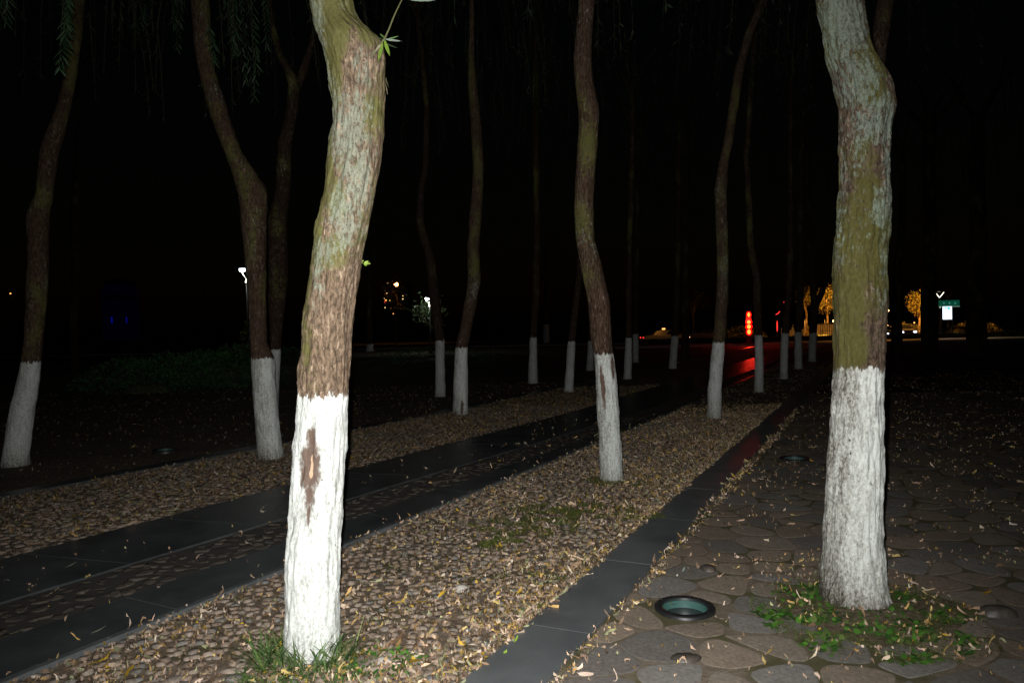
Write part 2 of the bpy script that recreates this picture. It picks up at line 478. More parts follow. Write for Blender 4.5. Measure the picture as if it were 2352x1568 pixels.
def crown_mesh(name, tip, R, zlo, zhi, nf, nl, seed, tone=1.0, leafsize=1.0, axis=None):
    g = np.random.default_rng(seed)
    parts = []; twigs = MB()
    a = g.uniform(0, 2 * math.pi, nf); rr = R * np.sqrt(g.uniform(.02, 1, nf))
    zt = g.uniform(zlo + .9, zhi, nf)
    ln = np.minimum(g.uniform(.7, 2.0, nf), zt - zlo)
    for i in range(nf):
        base = np.array([tip[0] + rr[i] * math.cos(a[i]), tip[1] + rr[i] * math.sin(a[i]), zt[i]])
        n = int(nl * ln[i] / 1.4)
        t = np.sort(g.uniform(0, 1, n))
        out = np.array([math.cos(a[i]), math.sin(a[i]), 0.]) * .35 + g.normal(0, .08, 3)
        P = base + np.outer(t, np.array([0, 0, -ln[i]])) + np.outer(np.sqrt(t), out) * ln[i] * .4
        D = g.normal(0, .55, (n, 3)); D[:, 2] = -g.uniform(.5, 1.4, n)
        U = g.normal(0, 1, (n, 3))
        c = np.outer(g.uniform(.5, 1.25, n) * tone, [.015, .026, .011])
        c[g.uniform(0, 1, n) < .12] *= [2.2, 1.4, .8]
        parts.append(ribbons(P, D, U, g.uniform(.07, .13, n) * leafsize, g.uniform(.011, .017, n) * leafsize * 1.2, g.normal(0, .5, n), c, K=2,
                             prof=np.array([.25, 1, .05])))
        twigs.tube([tuple(base + np.array([0, 0, -ln[i]]) * q + out * ln[i] * .4 * math.sqrt(q)) for q in (0, .35, .7, 1)], [.006, .005, .004, .002], 3)
    V, Fc, C = join(parts)
    return npmesh(name, V, Fc, M['leaf'], False, col=C), twigs

def tree(label, bx, by, rows, paint_y=None, mat='bark_far', nseg=28, step=.05, disp=.008, seed=1, top=6.5, crown=True,
         wear=1.0, wound=None, lean=.06, patches=None, extra=(), crown_n=34, zlo=4.6, sm=.16, group='whitewashed willow trees along the paths', R=1.9, Yfix=None):
    b = gp(bx, by) if Yfix is None else Vector((wp(bx, by, Yfix).x, Yfix, -.5 if Yfix > 58 else 0))
    b0 = Vector((b.x, b.y, 0))
    t = empty('willow_tree', b); tag(t, label, 'tree', group)
    off = b.z
    zs, xs, rs = trace(rows, b.y, b0, top=top, step=step, sm=sm)
    ys = lean * np.sin(zs * 1.1 + seed) * np.clip(zs, 0, 1)
    rs = rs * (1 + .03 * np.exp(-np.clip(zs, 0, None) * 20))
    V, Fc, T, p = ring_stack(zs, xs, ys, rs, nseg, seed, disp)
    V[:, 2] -= off
    ph = -1.0
    if paint_y is not None: ph = wp(bx, paint_y, b.y).z
    paint = ph - V[:, 2]
    # camera facing angle: 0 = right, -pi/2 = towards the camera
    dirc = np.stack([np.cos(T), np.sin(T)], 1)
    tocam = -np.array([b.x, b.y]) / math.hypot(b.x, b.y)
    right = np.array([-tocam[1], tocam[0]]); s_side = dirc @ right     # + = right seen from the camera
    facing = dirc @ tocam
    wr = np.full(len(V), wear) * (0.25 + .75 * np.clip(.45 - s_side * 1.1, 0, 1))
    wr = wr + np.exp(-np.clip(V[:, 2], 0, 9) * 11) * 1.2
    wv = np.zeros(len(V)); ht = np.zeros(len(V))
    for zc, sc, hz, hs, heart in (wound or ()):
        d2 = ((V[:, 2] - zc) / hz) ** 2 + ((s_side - sc) / hs) ** 2
        if heart: ht = np.maximum(ht, np.clip(1 - .5 * d2, 0, 1) * (facing > 0))
        else: wv = np.maximum(wv, np.clip(1 - .52 * d2, -1, 1) * (facing > 0))
    wv = wv + (vnoise(p * [38, 38, 22] + 9) - .5) * .5 * (wv > .05)
    zone = {'moss': np.zeros(len(V)), 'lich': np.zeros(len(V))}
    for kind_, px_, py_, rx_, ry_ in (patches or ()):
        q = wp(px_, py_, b.y); k_ = b.y / FPX
        d2 = ((V[:, 0] + b.x - q.x) / (rx_ * k_)) ** 2 + ((V[:, 2] + off - q.z) / (ry_ * k_)) ** 2
        zone[kind_] = np.maximum(zone[kind_], np.clip(1.1 - .5 * d2, 0, 1))
    V += -np.stack([np.cos(T), np.sin(T), np.zeros(len(T))], 1) * (np.clip(wv, 0, 1) * (.006 if wound else 0))[:, None]
    attrs = dict(paint=paint, wear=wr, wound=wv, heart=ht, flank=np.clip(-s_side, 0, 1), moss=zone['moss'], lich=zone['lich'], seed=np.full(len(V), seed * .173))
    fz = paint[Fc].mean(1)
    def sub(name, mask):
        f = Fc[mask]
        if not len(f): return
        used, inv = np.unique(f, return_inverse=True)
        link(name, npmesh(name, V[used], inv.reshape(-1, 4), M[mat], True, {k: v[used] for k, v in attrs.items()}), t)
    sub('trunk', fz <= 0); sub('whitewashed_base', fz > 0)
    tip = (xs[-1], ys[-1]); ztop = zs[-1]
    # limbs above the picture
    for k in range(4 if crown else 0):
        a = k * 1.6 + seed; q = MB(); r0 = rs[-1] * .7
        z0 = ztop - .15
        q.tube([(tip[0], tip[1], z0 - .2 - off), (tip[0] + .3 * math.cos(a), tip[1] + .3 * math.sin(a), z0 + .5 - off),
                (tip[0] + .9 * math.cos(a + .2), tip[1] + .9 * math.sin(a + .2), z0 + 1.3 - off), (tip[0] + 1.4 * math.cos(a), tip[1] + 1.4 * math.sin(a), z0 + 2.0 - off)],
               [r0, r0 * .7, r0 * .45, r0 * .2], 8)
        add_limb(q, t, mat, seed + k)
    for ex in extra:
        z2, x2, r2 = trace(ex['rows'], b.y + ex.get('dy', 0), b0, flare=False, top=ex.get('top'), step=step)
        V2, F2, T2, p2 = ring_stack(z2, x2, np.full(len(z2), ex.get('dy', 0.)), r2, max(12, nseg // 2), seed + 3, disp * .7)
        V2[:, 2] -= off
        n2 = len(V2)
        link('limb', npmesh('limb', V2, F2, M[mat], True, dict(paint=np.full(n2, -1.), wear=np.zeros(n2), wound=np.zeros(n2), heart=np.zeros(n2),
             flank=np.zeros(n2), seed=np.full(n2, seed * .2))), t)
    if crown:
        me, tw = crown_mesh('crown', tip, R, max(zlo, min(5.6, .45 * b.y)) - off, ztop + 2.2 - off, crown_n, 40, seed + 100)
        c = link('crown', me, t)
        tag(tw.build('twigs', M['dark_twig'], c), kind='stuff')
    return t

def add_limb(q, t, mat, seed):
    o = q.build('limb', M[mat], t, True)
    n = len(q.v)
    for a, v in dict(paint=-1., wear=0., wound=0., heart=0., flank=0., seed=seed * .17).items():
        o.data.attributes.new(a, 'FLOAT', 'POINT').data.foreach_set('value', np.full(n, v, dtype=np.float32))
    return o

# ------------------------------------------------------------------ ground layout (edges as X of Y)
def edge(s, c):
    def f(Y):
        Y = np.asarray(Y, dtype=float)
        return np.where(Y < 13, s * Y + c, s * 13 + c + .502 * (Y - 13))
    return f
kL, kR = edge(.497, -1.785), edge(.494, -1.405)
lb, lt = edge(.528, -3.925), edge(.575, -4.66)
ub, ut = edge(.600, -5.42), edge(.572, -6.34)
bk, bk2 = edge(.575, -8.72), edge(.575, -8.98)

def strip_sheet(name, fa, fb, y0, y1, z, mat, label=None, n=40):
    ys = np.linspace(y0, y1, n)
    V = [(float(fa(y)), y, z) for y in ys] + [(float(fb(y)), y, z) for y in ys]
    Fc = [(i, n + i, n + i + 1, i + 1) for i in range(n - 1)]
    o = link(name, npmesh(name, V, Fc, M[mat], False))
    return tag(o, label, kind='structure')

from mathutils.geometry import tessellate_polygon
UPL = [(1573, 1398), (1825, 1054), (380, 1034)]
def holed(name, outer, holes, z, mat, rh=.15):
    loops = [[Vector((x, y, 0)) for x, y in outer]]
    for h in holes:
        c = gp(*h); loops.append([Vector((c.x + rh * math.cos(a), c.y + rh * math.sin(a), 0)) for a in np.linspace(0, 2 * math.pi, 24, endpoint=False)][::-1])
    tris = tessellate_polygon(loops)
    V = [(p.x, p.y, z) for lp in loops for p in lp]
    me = npmesh(name, V, [tuple(t) for t in tris], M[mat], False)
    for p in me.polygons:
        if p.normal.z < 0: p.flip()
    me.update()
    return link(name, me)
g0 = holed('ground', [(-400, -60), (400, -60), (400, 57.5), (-400, 57.5)], UPL, -.02, 'litter_ground')
tag(g0, kind='structure')
g1 = link('terrain', npmesh('terrain', [(-400, 57.5, -.02), (400, 57.5, -.02), (400, 59, -.52), (-400, 59, -.52), (400, 900, -.52), (-400, 900, -.52)],
          [(0, 1, 2, 3), (3, 2, 4, 5)], M['soil'], False)); tag(g1, kind='structure')
Y0, Y1 = -4.0, 46.0
bedA = strip_sheet('cobble_bed', lb, kL, Y0, Y1, .001, 'mortar', 'cobbled planting strip covered in fallen willow leaves')
bedB = strip_sheet('cobble_bed', bk, ut, Y0, Y1, .001, 'mortar', 'second cobbled planting strip beyond the dark path')
path = strip_sheet('path', ut, lb, Y0, Y1, -.002, 'joint', 'dark stone path between the two planting strips')
kerb = strip_sheet('stone_border', kL, kR, Y0, Y1, -.002, 'joint', 'slate band dividing cobbles from flagstones')
bkb = strip_sheet('back_border', bk2, bk, Y0, Y1, -.002, 'joint', 'dark stone edging behind the second strip')
ys_ = np.linspace(Y0, 15.3, 12)
pave = tag(holed('pavement', [(float(kR(y)), y) for y in ys_] + [(60, 15.3), (60, Y0)], UPL[:2], .0005, 'dirt_joint'), 'crazy paving of irregular dark flagstones', kind='structure')
pf = link('far_pavement', npmesh('far_pavement', [(float(kR(15)), 15, .001), (60, 15, .001), (60, 46, .001), (float(kR(46)), 46, .001)], [(0, 1, 2, 3)], M['paving'], False))
tag(pf, kind='structure')

def slab_box(pts, z, th, bev, rnd):
    """closed slab with a small bevelled rim from an outline"""
    P = np.array(pts); c = P.mean(0); n = len(P)
    ins = c + (P - c) * (1 - bev / np.linalg.norm(P - c, axis=1, keepdims=True))
    V = [(x, y, z - th) for x, y in P] + [(x, y, z - bev * .6) for x, y in P] + [(x, y, z) for x, y in ins]
    f = []
    for i in range(n):
        j = (i + 1) % n
        f += [(i, j, n + j, n + i), (n + i, n + j, 2 * n + j, 2 * n + i)]
    f.append(tuple(2 * n + i for i in range(n)))
    return V, f

def slabs(parent, fa, fb, y0, y1, ln, dperp, mat, z, nmax, gap=.003, jit=.001):
    y = y0; k = 0; rest = MB()
    while y < y1:
        a, b = y + gap / 2, y + ln - gap / 2
        A = [(float(fa(a)) + gap, a), (float(fa(b)) + gap, b)]
        B = [(float(fb(b - dperp)) - gap, b - dperp), (float(fb(a - dperp)) - gap, a - dperp)]
        V, f = slab_box(A + B, z + random.uniform(-jit, jit), .03, .0025, 0)
        if k < nmax: MB().add(V, f).build('slab', M[mat], parent)
        else: rest.add(V, f)
        y += ln; k += 1
    if rest.v: tag(rest.build('slab_run', M[mat], parent), kind='stuff')
slabs(kerb, kL, kR, 3.68 - 6, 45, 1.0, .135, 'kerb', .018, 40)
slabs(path, ut, ub, -3, 45, .9, .28, 'path_slab', .012, 40)
slabs(path, lt, lb, -3, 45, .9, .22, 'path_slab', .012, 40)
slabs(bkb, bk2, bk, -3, 45, 1.0, .1, 'path_slab', .03, 40)
# thin paler rim stones along the near edge of the path
slabs(path, lb, lambda y: lb(y) + .05, -3, 45, 1.1, .02, 'kerb', .028, 40)

def in_view(x, y, margin=.12):
    return (y > 1.7) & (np.abs(x / np.maximum(y, .1)) < .70 + margin) 

def dome(n, rings, rx, ry, h, ang, g, bumpy=.12):
    th = np.arange(n) * 2 * math.pi / n + ang
    rad = 1 + g.uniform(-bumpy, bumpy, n)
    V = []; prof = [(1.0, -.012), (.88, h * .55), (.55, h * .9)][:rings] if rings == 3 else [(1.0, -.012), (.7, h * .8)]
    ca, sa = math.cos(ang), math.sin(ang)
    for s, z in prof:
        for i in range(n):
            x, y = rx * s * rad[i] * math.cos(th[i] - ang), ry * s * rad[i] * math.sin(th[i] - ang)
            V.append((x * ca - y * sa, x * sa + y * ca, z))
    V.append((0, 0, h))
    m = len(prof); f = []
    for j in range(m - 1):
        for i in range(n):
            f.append((j * n + i, j * n + (i + 1) % n, (j + 1) * n + (i + 1) % n, (j + 1) * n + i))
    for i in range(0, n):
        f.append(((m - 1) * n + i, (m - 1) * n + (i + 1) % n, m * n, m * n))
    return np.array(V), [q if q[2] != q[3] else q[:3] for q in f]

AVOID = [(gp(1573, 1398), .19), (gp(716, 1505), .14), (gp(1958, 1380), .22), (gp(1405, 1105), .15), (gp(620, 1055), .18), (gp(1057, 953), .16), (gp(1825, 1054), .19)]
def clear(x, y, extra=0.0):
    return all((x - c.x) ** 2 + (y - c.y) ** 2 > (r + extra) ** 2 for c, r in AVOID)

def cobbles(parent, fa, fb, y0, y1, sp, matn, nparts, h=.022, flat=False):
    g = np.random.default_rng(int(sp * 1000) + int(y0 * 10))
    pts = []
    r = 0; y = y0
    while y < y1:
        xa, xb = float(fa(y)) + sp * .45, float(fb(y)) - sp * .45
        x = xa + (sp / 2 if r % 2 else 0)
        while x < xb:
            px, py = x + g.uniform(-.36, .36) * sp, y + g.uniform(-.36, .36) * sp
            if abs(px / py) < .80 and clear(px, py): pts.append((px, py))
            x += sp
        y += sp * .87; r += 1
    pts.sort(key=lambda p: p[0] ** 2 + p[1] ** 2 if abs(p[0] / p[1]) < .7 and p[1] > 2.6 else 1e4)
    variants = []
    for k in range(18):
        V, f = dome(8, 3, sp * g.uniform(.40, .66), sp * g.uniform(.36, .52), h * g.uniform(.7, 1.25) * (.5 if flat else 1), g.uniform(0, 6.3), g, .24)
        me = bpy.data.meshes.new('cobble'); me.from_pydata([tuple(v) for v in V], [], f); me.update()
        me.polygons.foreach_set('use_smooth', [True] * len(me.polygons)); me.materials.append(M[matn])
        variants.append(me)
    for i, (x, y) in enumerate(pts[:nparts]):
        o = bpy.data.objects.new('cobble', variants[i % 18]); COL.objects.link(o); o.parent = parent
        o.location = (x, y, g.uniform(-.007, .004)); o.rotation_euler = (g.normal(0, .1), g.normal(0, .1), g.uniform(0, 6.28))
        s = g.uniform(.62, 1.3); o.scale = (s, s, g.uniform(.8, 1.2))
    rest = pts[nparts:]
    if rest:
        AV, AF, AR, n0 = [], [], [], 0
        for i in range(8):
            V, f = dome(7, 2, sp * .52, sp * .44, h * (.5 if flat else 1), i, g, .15)
            ff = np.array([q if len(q) == 4 else (*q, q[2]) for q in f])
            sel = rest[i::8]
            if not sel: continue
            S = np.array(sel); N = len(S)
            a = g.uniform(0, 6.28, N); s = g.uniform(.78, 1.15, N)
            ca, sa = np.cos(a) * s, np.sin(a) * s
            X = V[None, :, 0] * ca[:, None] - V[None, :, 1] * sa[:, None] + S[:, :1]
            Yy = V[None, :, 0] * sa[:, None] + V[None, :, 1] * ca[:, None] + S[:, 1:]
            Zz = V[None, :, 2] * g.uniform(.6, 1.25, N)[:, None] + g.uniform(-.004, .004, N)[:, None]
            vv = np.stack([X, Yy, Zz], -1).reshape(-1, 3)
            # triangles and quads kept apart
            tri = [q for q in f if len(q) == 3]; quad = [q for q in f if len(q) == 4]
            tr = []
            for q in quad: tr += [(q[0], q[1], q[2]), (q[0], q[2], q[3])]
            tr = np.array(tr + tri)
            AF.append((tr[None] + (np.arange(N) * len(V))[:, None, None]).reshape(-1, 3) + n0)
            AV.append(vv); AR.append(np.repeat(g.uniform(0, 1, N), len(V))); n0 += len(vv)
        me = npmesh('cobbles', np.concatenate(AV), np.concatenate(AF), M[matn], True, {'rnd': np.concatenate(AR)})
        tag(link('cobbles', me, parent), kind='stuff')

cobbles(bedA, lb, kL, 2.0, 12.5, .066, 'cobble', 300, .013)
cobbles(bedB, bk, ut, 4.0, 14, .080, 'cobble', 300, .012)
cobbles(path, ub, lt, 2.4, 12, .095, 'path_mid', 300, .0035, True)

# flagstones: cells of a jittered grid, clipped, rounded
def flagstones():
    g = np.random.default_rng(21); sp = .27
    P = {}
    ny = int((15.2 - 1.2) / sp)
    for j in range(ny):
        for i in range(-2, 46):
            P[i, j] = (i * sp - 1.2 + (j % 2) * sp * .5 + g.uniform(-.46, .46) * sp, 1.2 + j * sp + g.uniform(-.46, .46) * sp)
    cells = []
    av = [(c.x, c.y, r) for c, r in AVOID if c.x > .7] + [(1.85, 3.86, .42)]
    for (i, j), p in P.items():
        if not (p[0] > float(kR(p[1])) - .25 and p[0] < p[1] * .84 + .5): continue
        poly = [(p[0] - sp, p[1] - sp), (p[0] + sp, p[1] - sp), (p[0] + sp, p[1] + sp), (p[0] - sp, p[1] + sp)]
        def clip(poly, nx, ny_, d):
            out = []
            for k in range(len(poly)):
                a, b = poly[k], poly[(k + 1) % len(poly)]
                da, db = a[0] * nx + a[1] * ny_ - d, b[0] * nx + b[1] * ny_ - d
                if da <= 0: out.append(a)
                if da * db < 0:
                    t = da / (da - db); out.append((a[0] + (b[0] - a[0]) * t, a[1] + (b[1] - a[1]) * t))
            return out
        gap = g.uniform(.009, .026)
        for di in (-2, -1, 0, 1, 2):
            for dj in (-2, -1, 0, 1, 2):
                q = P.get((i + di, j + dj))
                if not q or (di == 0 and dj == 0): continue
                nx, ny_ = q[0] - p[0], q[1] - p[1]; L = math.hypot(nx, ny_); nx /= L; ny_ /= L
                d = (p[0] + q[0]) / 2 * nx + (p[1] + q[1]) / 2 * ny_ - gap
                poly = clip(poly, nx, ny_, d)
                if len(poly) < 3: break
            if len(poly) < 3: break
        if len(poly) < 3: continue
        # border with the slate band
        nl = math.hypot(1, .494); poly = clip(poly, -1 / nl, .494 / nl, (1.405 - .015) / nl)
        for cx, cy, r in av:
            L = math.hypot(p[0] - cx, p[1] - cy)
            if L < r + sp and len(poly) > 2:
                nx, ny_ = (cx - p[0]) / max(L, .01), (cy - p[1]) / max(L, .01)
                poly = clip(poly, nx, ny_, cx * nx + cy * ny_ - r)
        if len(poly) < 3: continue
        ar = .5 * abs(sum(poly[k][0] * poly[(k + 1) % len(poly)][1] - poly[(k + 1) % len(poly)][0] * poly[k][1] for k in range(len(poly))))
        if ar < .004: continue
        for _ in range(2):
            np_ = []
            for k in range(len(poly)):
                a, b = poly[k], poly[(k + 1) % len(poly)]
                np_ += [(a[0] * .78 + b[0] * .22, a[1] * .78 + b[1] * .22), (a[0] * .22 + b[0] * .78, a[1] * .22 + b[1] * .78)]
            poly = np_
            if len(poly) > 14: break
        cells.append((p, poly))
    cells.sort(key=lambda c: math.hypot(*c[0]) + (50 if abs(c[0][0] / c[0][1]) > .74 or c[0][1] < 2.5 else 0))
    rest = [[], [], []]; n0 = 0; RV, RF, RR = [], [], []
    for k, (p, poly) in enumerate(cells):
        z = g.uniform(.0014, .0024)
        V, f = slab_box(poly, z, .03, .006, 0)
        V = [(x, y, zz if zz > z - .001 else zz + .0035 if zz > z - .02 else zz) for x, y, zz in V]
        nn = len(poly); cc = np.array(poly).mean(0)
        V = [(x + (x - cc[0]) * .07, y + (y - cc[1]) * .07, .0002) if i < nn else (x, y, zz) for i, (x, y, zz) in enumerate(V)]
        tl = g.normal(0, .002, 2)
        V = [(x, y, zz + (x - p[0]) * tl[0] + (y - p[1]) * tl[1]) for x, y, zz in V]
        n = len(poly)
        # crown the middle of each stone a little
        V.append((sum(q[0] for q in poly) / n, sum(q[1] for q in poly) / n, z + .0015))
        top = f.pop(); f += [(2 * n + i, 2 * n + (i + 1) % n, 3 * n) for i in range(n)]
        if k < 300:
            o = MB().add([(x - p[0], y - p[1], zz) for x, y, zz in V], f).build('flagstone', M['flag'], pave, False, (p[0], p[1], 0))
        else:
            for q in f:
                q = [i + n0 for i in q]
                RF.append((q[0], q[1], q[2]))
                if len(q) == 4: RF.append((q[0], q[2], q[3]))
            RV += V; RR += [g.uniform()] * len(V); n0 += len(V)
    tag(link('flagstones', npmesh('flagstones', RV, RF, M['flag'], False, {'rnd': RR}), pave), kind='stuff')
flagstones()

# ------------------------------------------------------------------ leaf litter
DRY = np.array([(.50, .36, .23), (.58, .45, .32), (.48, .30, .11), (.36, .25, .18), (.62, .47, .37), (.32, .33, .18), (.54, .37, .25), (.26, .16, .09), (.50, .38, .14), (.20, .13, .08)])
def litter(name, label, fa, fb, y0, y1, dens, z, seed, side=None, size=1.0, tone=1.0, floor=.10, crumbs=.15):
    g = np.random.default_rng(seed); PX, PY = [], []
    for ya in np.arange(y0, y1, .5):
        w = float(fb(ya + .25) - fa(ya + .25)); lo = max(float(fa(ya + .25)), -.80 * (ya + .5)); hi = min(float(fb(ya + .25)), .80 * (ya + .5))
        if hi <= lo: continue
        d = dens(ya) if callable(dens) else dens
        n = int((hi - lo) * .5 * d)
        y = g.uniform(ya, ya + .5, n)
        a, b = fa(y), fb(y)
        u = g.uniform(0, 1, n)
        if side: u = np.where(g.uniform(0, 1, n) < side[0], side[1](g.uniform(0, 1, n)), u)
        PX.append(a + (b - a) * u); PY.append(y)
    X, Y = np.concatenate(PX), np.concatenate(PY)
    keep = (np.abs(X / Y) < .82)
    cl = vnoise(np.stack([X * 2.2 + seed, Y * 2.2, X * 0 + 1.5], 1)) * .7 + vnoise(np.stack([X * 7 + seed, Y * 7, X * 0 + 3.5], 1)) * .3
    keep &= g.uniform(0, 1, len(X)) < np.clip((cl - .26) * 2.2, floor, 1)
    for c, r in AVOID: keep &= (X - c.x) ** 2 + (Y - c.y) ** 2 > (r * .9) ** 2
    X, Y = X[keep], Y[keep]; n = len(X)
    P = np.stack([X, Y, z + g.uniform(.002, .016, n)], 1)
    a = g.uniform(0, 2 * math.pi, n)
    D = np.stack([np.cos(a), np.sin(a), g.normal(.02, .12, n)], 1)
    U = np.stack([g.normal(0, .45, n), g.normal(0, .45, n), np.ones(n)], 1)
    # far leaves are grouped a little larger so that they still read
    L = (.014 + .054 * g.uniform(0, 1, n) ** 1.7) * size; W = g.uniform(.0045, .0105, n) * size
    C = np.minimum(DRY[g.integers(0, len(DRY), n)] * g.uniform(.65, 1.55, n)[:, None], .8)
    yl = g.uniform(0, 1, n) < .05; C[yl] = np.array([.62, .40, .04]) * g.uniform(.7, 1.1, yl.sum())[:, None]
    curl = g.normal(.5, 1.6, n)
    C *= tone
    dk = g.uniform(0, 1, n) < crumbs; C[dk] *= g.uniform(.32, .7, dk.sum())[:, None]; L = np.where(dk, L * .75, L); W = np.where(dk, W * 1.25, W)
    V, Fc, C = ribbons(P, D, U, L, W, curl, C, K=4, prof=np.array([.3, .9, 1, .7, .08]))
    V = V.reshape(n, 5, 2, 3); t4 = np.linspace(0, 1, 5)
    Sd = np.stack([-np.sin(a), np.cos(a), np.zeros(n)], 1)
    V += (Sd * (L * g.normal(0, .42, n))[:, None])[:, None, None, :] * (t4 ** 2)[None, :, None, None]       # bent sideways
    V[..., 2] += g.normal(0, .0035, (n, 5, 2)) * size                                                        # crumpled
    tw_ = g.uniform(-1, 1, (n, 1)) * t4[None] * .010; V[:, :, 0, 2] += tw_; V[:, :, 1, 2] -= tw_
    V[..., 2] = np.maximum(V[..., 2], z + .001)
    V = V.reshape(-1, 3)
    o = link(name, npmesh(name, V, Fc, M['dry_leaf'], True, col=C))
    return tag(o, label, 'leaves', kind='stuff')
litter('leaf_litter', 'thick litter of curled willow leaves on the near cobbled strip', lb, kL, 2.3, 13, lambda y: 2000, .008, 3, (.30, lambda u: 1 - u ** 2 * .45), tone=.95, floor=.40, crumbs=.55)
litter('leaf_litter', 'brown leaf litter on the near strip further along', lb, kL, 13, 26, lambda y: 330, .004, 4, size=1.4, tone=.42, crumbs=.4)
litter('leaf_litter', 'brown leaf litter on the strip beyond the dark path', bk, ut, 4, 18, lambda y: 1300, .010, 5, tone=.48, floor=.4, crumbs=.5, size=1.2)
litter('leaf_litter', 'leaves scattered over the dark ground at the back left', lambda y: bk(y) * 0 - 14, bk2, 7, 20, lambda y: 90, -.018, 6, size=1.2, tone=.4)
litter('leaf_litter', 'scattered yellow leaves lying on the flagstones', kR, lambda y: kR(y) * 0 + 13, 2.3, 20, lambda y: 620 * math.exp(-max(0, y - 4) * .15), .006, 8, tone=.9)
litter('leaf_litter', 'line of leaves gathered along the flagstone side of the slate band', kR, lambda y: kR(y) + .10, 2.3, 12, lambda y: 1500, .006, 9)
litter('leaf_litter', 'a few pale leaves fallen on the dark path', ut, lb, 2.6, 12, lambda y: 26, .016, 10, size=1.2)
litter('leaf_litter', 'sparse leaves on the slate band', kL, kR, 3.6, 12, lambda y: 5, .022, 11, size=.8)

# ------------------------------------------------------------------ small plants
def tuft(name, label, cx, cy, R, n, L, W, cols, seed, tilt=.5, curl=.6, kind='stuff', cat='plants', z=.0, K=4, prof=None, ex=1.0, gaps=0):
    g = np.random.default_rng(seed)
    a = g.uniform(0, 2 * math.pi, n); r = R * np.sqrt(g.uniform(0, 1, n))
    P = np.stack([cx + r * np.cos(a) * ex, cy + r * np.sin(a), np.full(n, z)], 1)
    if gaps:
        k = vnoise(P * 9 + seed) > gaps; P = P[k]; n = len(P)
    b = g.uniform(0, 2 * math.pi, n)
    D = np.stack([np.cos(b) * tilt, np.sin(b) * tilt, np.full(n, 1.0) * g.uniform(.4, 1, n)], 1)
    U = np.stack([-np.cos(b), -np.sin(b), np.full(n, .6)], 1)
    C = np.array(cols)[g.integers(0, len(cols), n)] * g.uniform(.6, 1.2, n)[:, None]
    V, Fc, C = ribbons(P, D, U, g.uniform(.5, 1.1, n) * L, g.uniform(.7, 1.2, n) * W, g.uniform(-1, -.1, n) * curl * 2, C, K=K, prof=prof)
    V[:, 2] = np.maximum(V[:, 2], z)
    return tag(link(name, npmesh(name, V, Fc, M['leaf'], True, col=C)), label, cat, kind=kind)
GR = [(.09, .16, .04), (.13, .22, .06), (.06, .12, .04), (.22, .25, .10)]
WG = [(.09, .26, .03), (.14, .34, .045), (.05, .16, .03), (.12, .24, .05)]
OV = np.array([.1, .8, 1, .7, .05])
c = gp(700, 1520)
tuft('grass_tuft', 'dark grass tuft at the foot of the brightest trunk', c.x, c.y + .0, .17, 420, .20, .008, GR, 1, .5, ex=1.3)
c = gp(690, 1555)
tuft('grass', 'low grass below the brightest trunk', c.x, c.y, .18, 1100, .055, .008, GR, 2, .9, ex=1.6)
c = gp(845, 1525)
tuft('ground_weed', 'small green weeds right of the brightest trunk', c.x, c.y, .17, 600, .04, .018, WG, 3, 1.4, K=4, prof=OV, ex=1.5)
c = gp(1958, 1405)
tuft('ground_weed', 'broad leaved green weeds ringing the foot of the right trunk', c.x + .0, c.y - .10, .50, 1700, .05, .030, [(.07, .19, .025), (.10, .26, .035), (.04, .11, .02), (.13, .19, .05)], 4, 1.0, K=4, prof=OV, gaps=.42)
tuft('grass', 'short dry grass ringing the foot of the right trunk', c.x + .05, c.y - .04, .57, 6500, .035, .005, [(.12, .15, .04), (.18, .19, .07), (.08, .12, .03)], 5, 1.1, gaps=.4)
litter('leaf_litter', 'pinkish dead leaves among the weeds by the right trunk', lambda y: np.asarray(y) * 0 + 1.42, lambda y: np.asarray(y) * 0 + 2.3, 3.2, 4.35, 480, .014, 14, floor=.5)
for k, (px, py, R, n) in enumerate([(1430, 1108, .26, 500), (1180, 1215, .33, 900), (1290, 1180, .30, 900), (1160, 1255, .12, 320), (1370, 1175, .22, 500), (1215, 1335, .15, 120), (1460, 1190, .15, 200)]):
    c = gp(px, py)
    tuft('grass', ['low grass round the foot of the middle trunk', 'mossy green patch on the cobbles left of centre', 'mossy green patch on the cobbles towards the middle trunk',
         'bright little moss clump between cobbles', 'grass patch close under the middle trunk', 'thin moss among the near cobbles', 'moss along the slate band'][k],
         c.x, c.y, R, n * 8, .030, .006, [(.16, .19, .04), (.22, .22, .07), (.10, .15, .03)], 20 + k, 1.1, z=.016, ex=1.5, gaps=.5)
for k, (px, py) in enumerate([(1215, 1405), (1197, 1415), (1243, 1398)]):
    c = gp(px, py)
    tuft('weed', ['small bright weed at the edge of the slate band', 'leftmost small weed at the edge of the slate band', 'rightmost small weed at the edge of the slate band'][k],
         c.x, c.y, .02, 14, .035, .016, WG, 40 + k, 1.0, kind='thing', cat='weed', prof=OV, z=.01)

g = np.random.default_rng(77); c = gp(1985, 1400); n = 48; a = np.linspace(0, 2 * math.pi, n, endpoint=False)
rr = .50 + .10 * np.sin(a * 3 + 1) + .05 * np.sin(a * 7) + g.uniform(-.03, .03, n)
soil = npmesh('soil_patch', [(c.x + .03, c.y - .03, .014)] + [(c.x + q * math.cos(t), c.y - .03 + q * .82 * math.sin(t), .0) for q, t in zip(rr, a)], [(0, 1 + i, 1 + (i + 1) % n) for i in range(n)], M['soil_light'], True)
tag(link('soil_patch', soil), kind='structure')
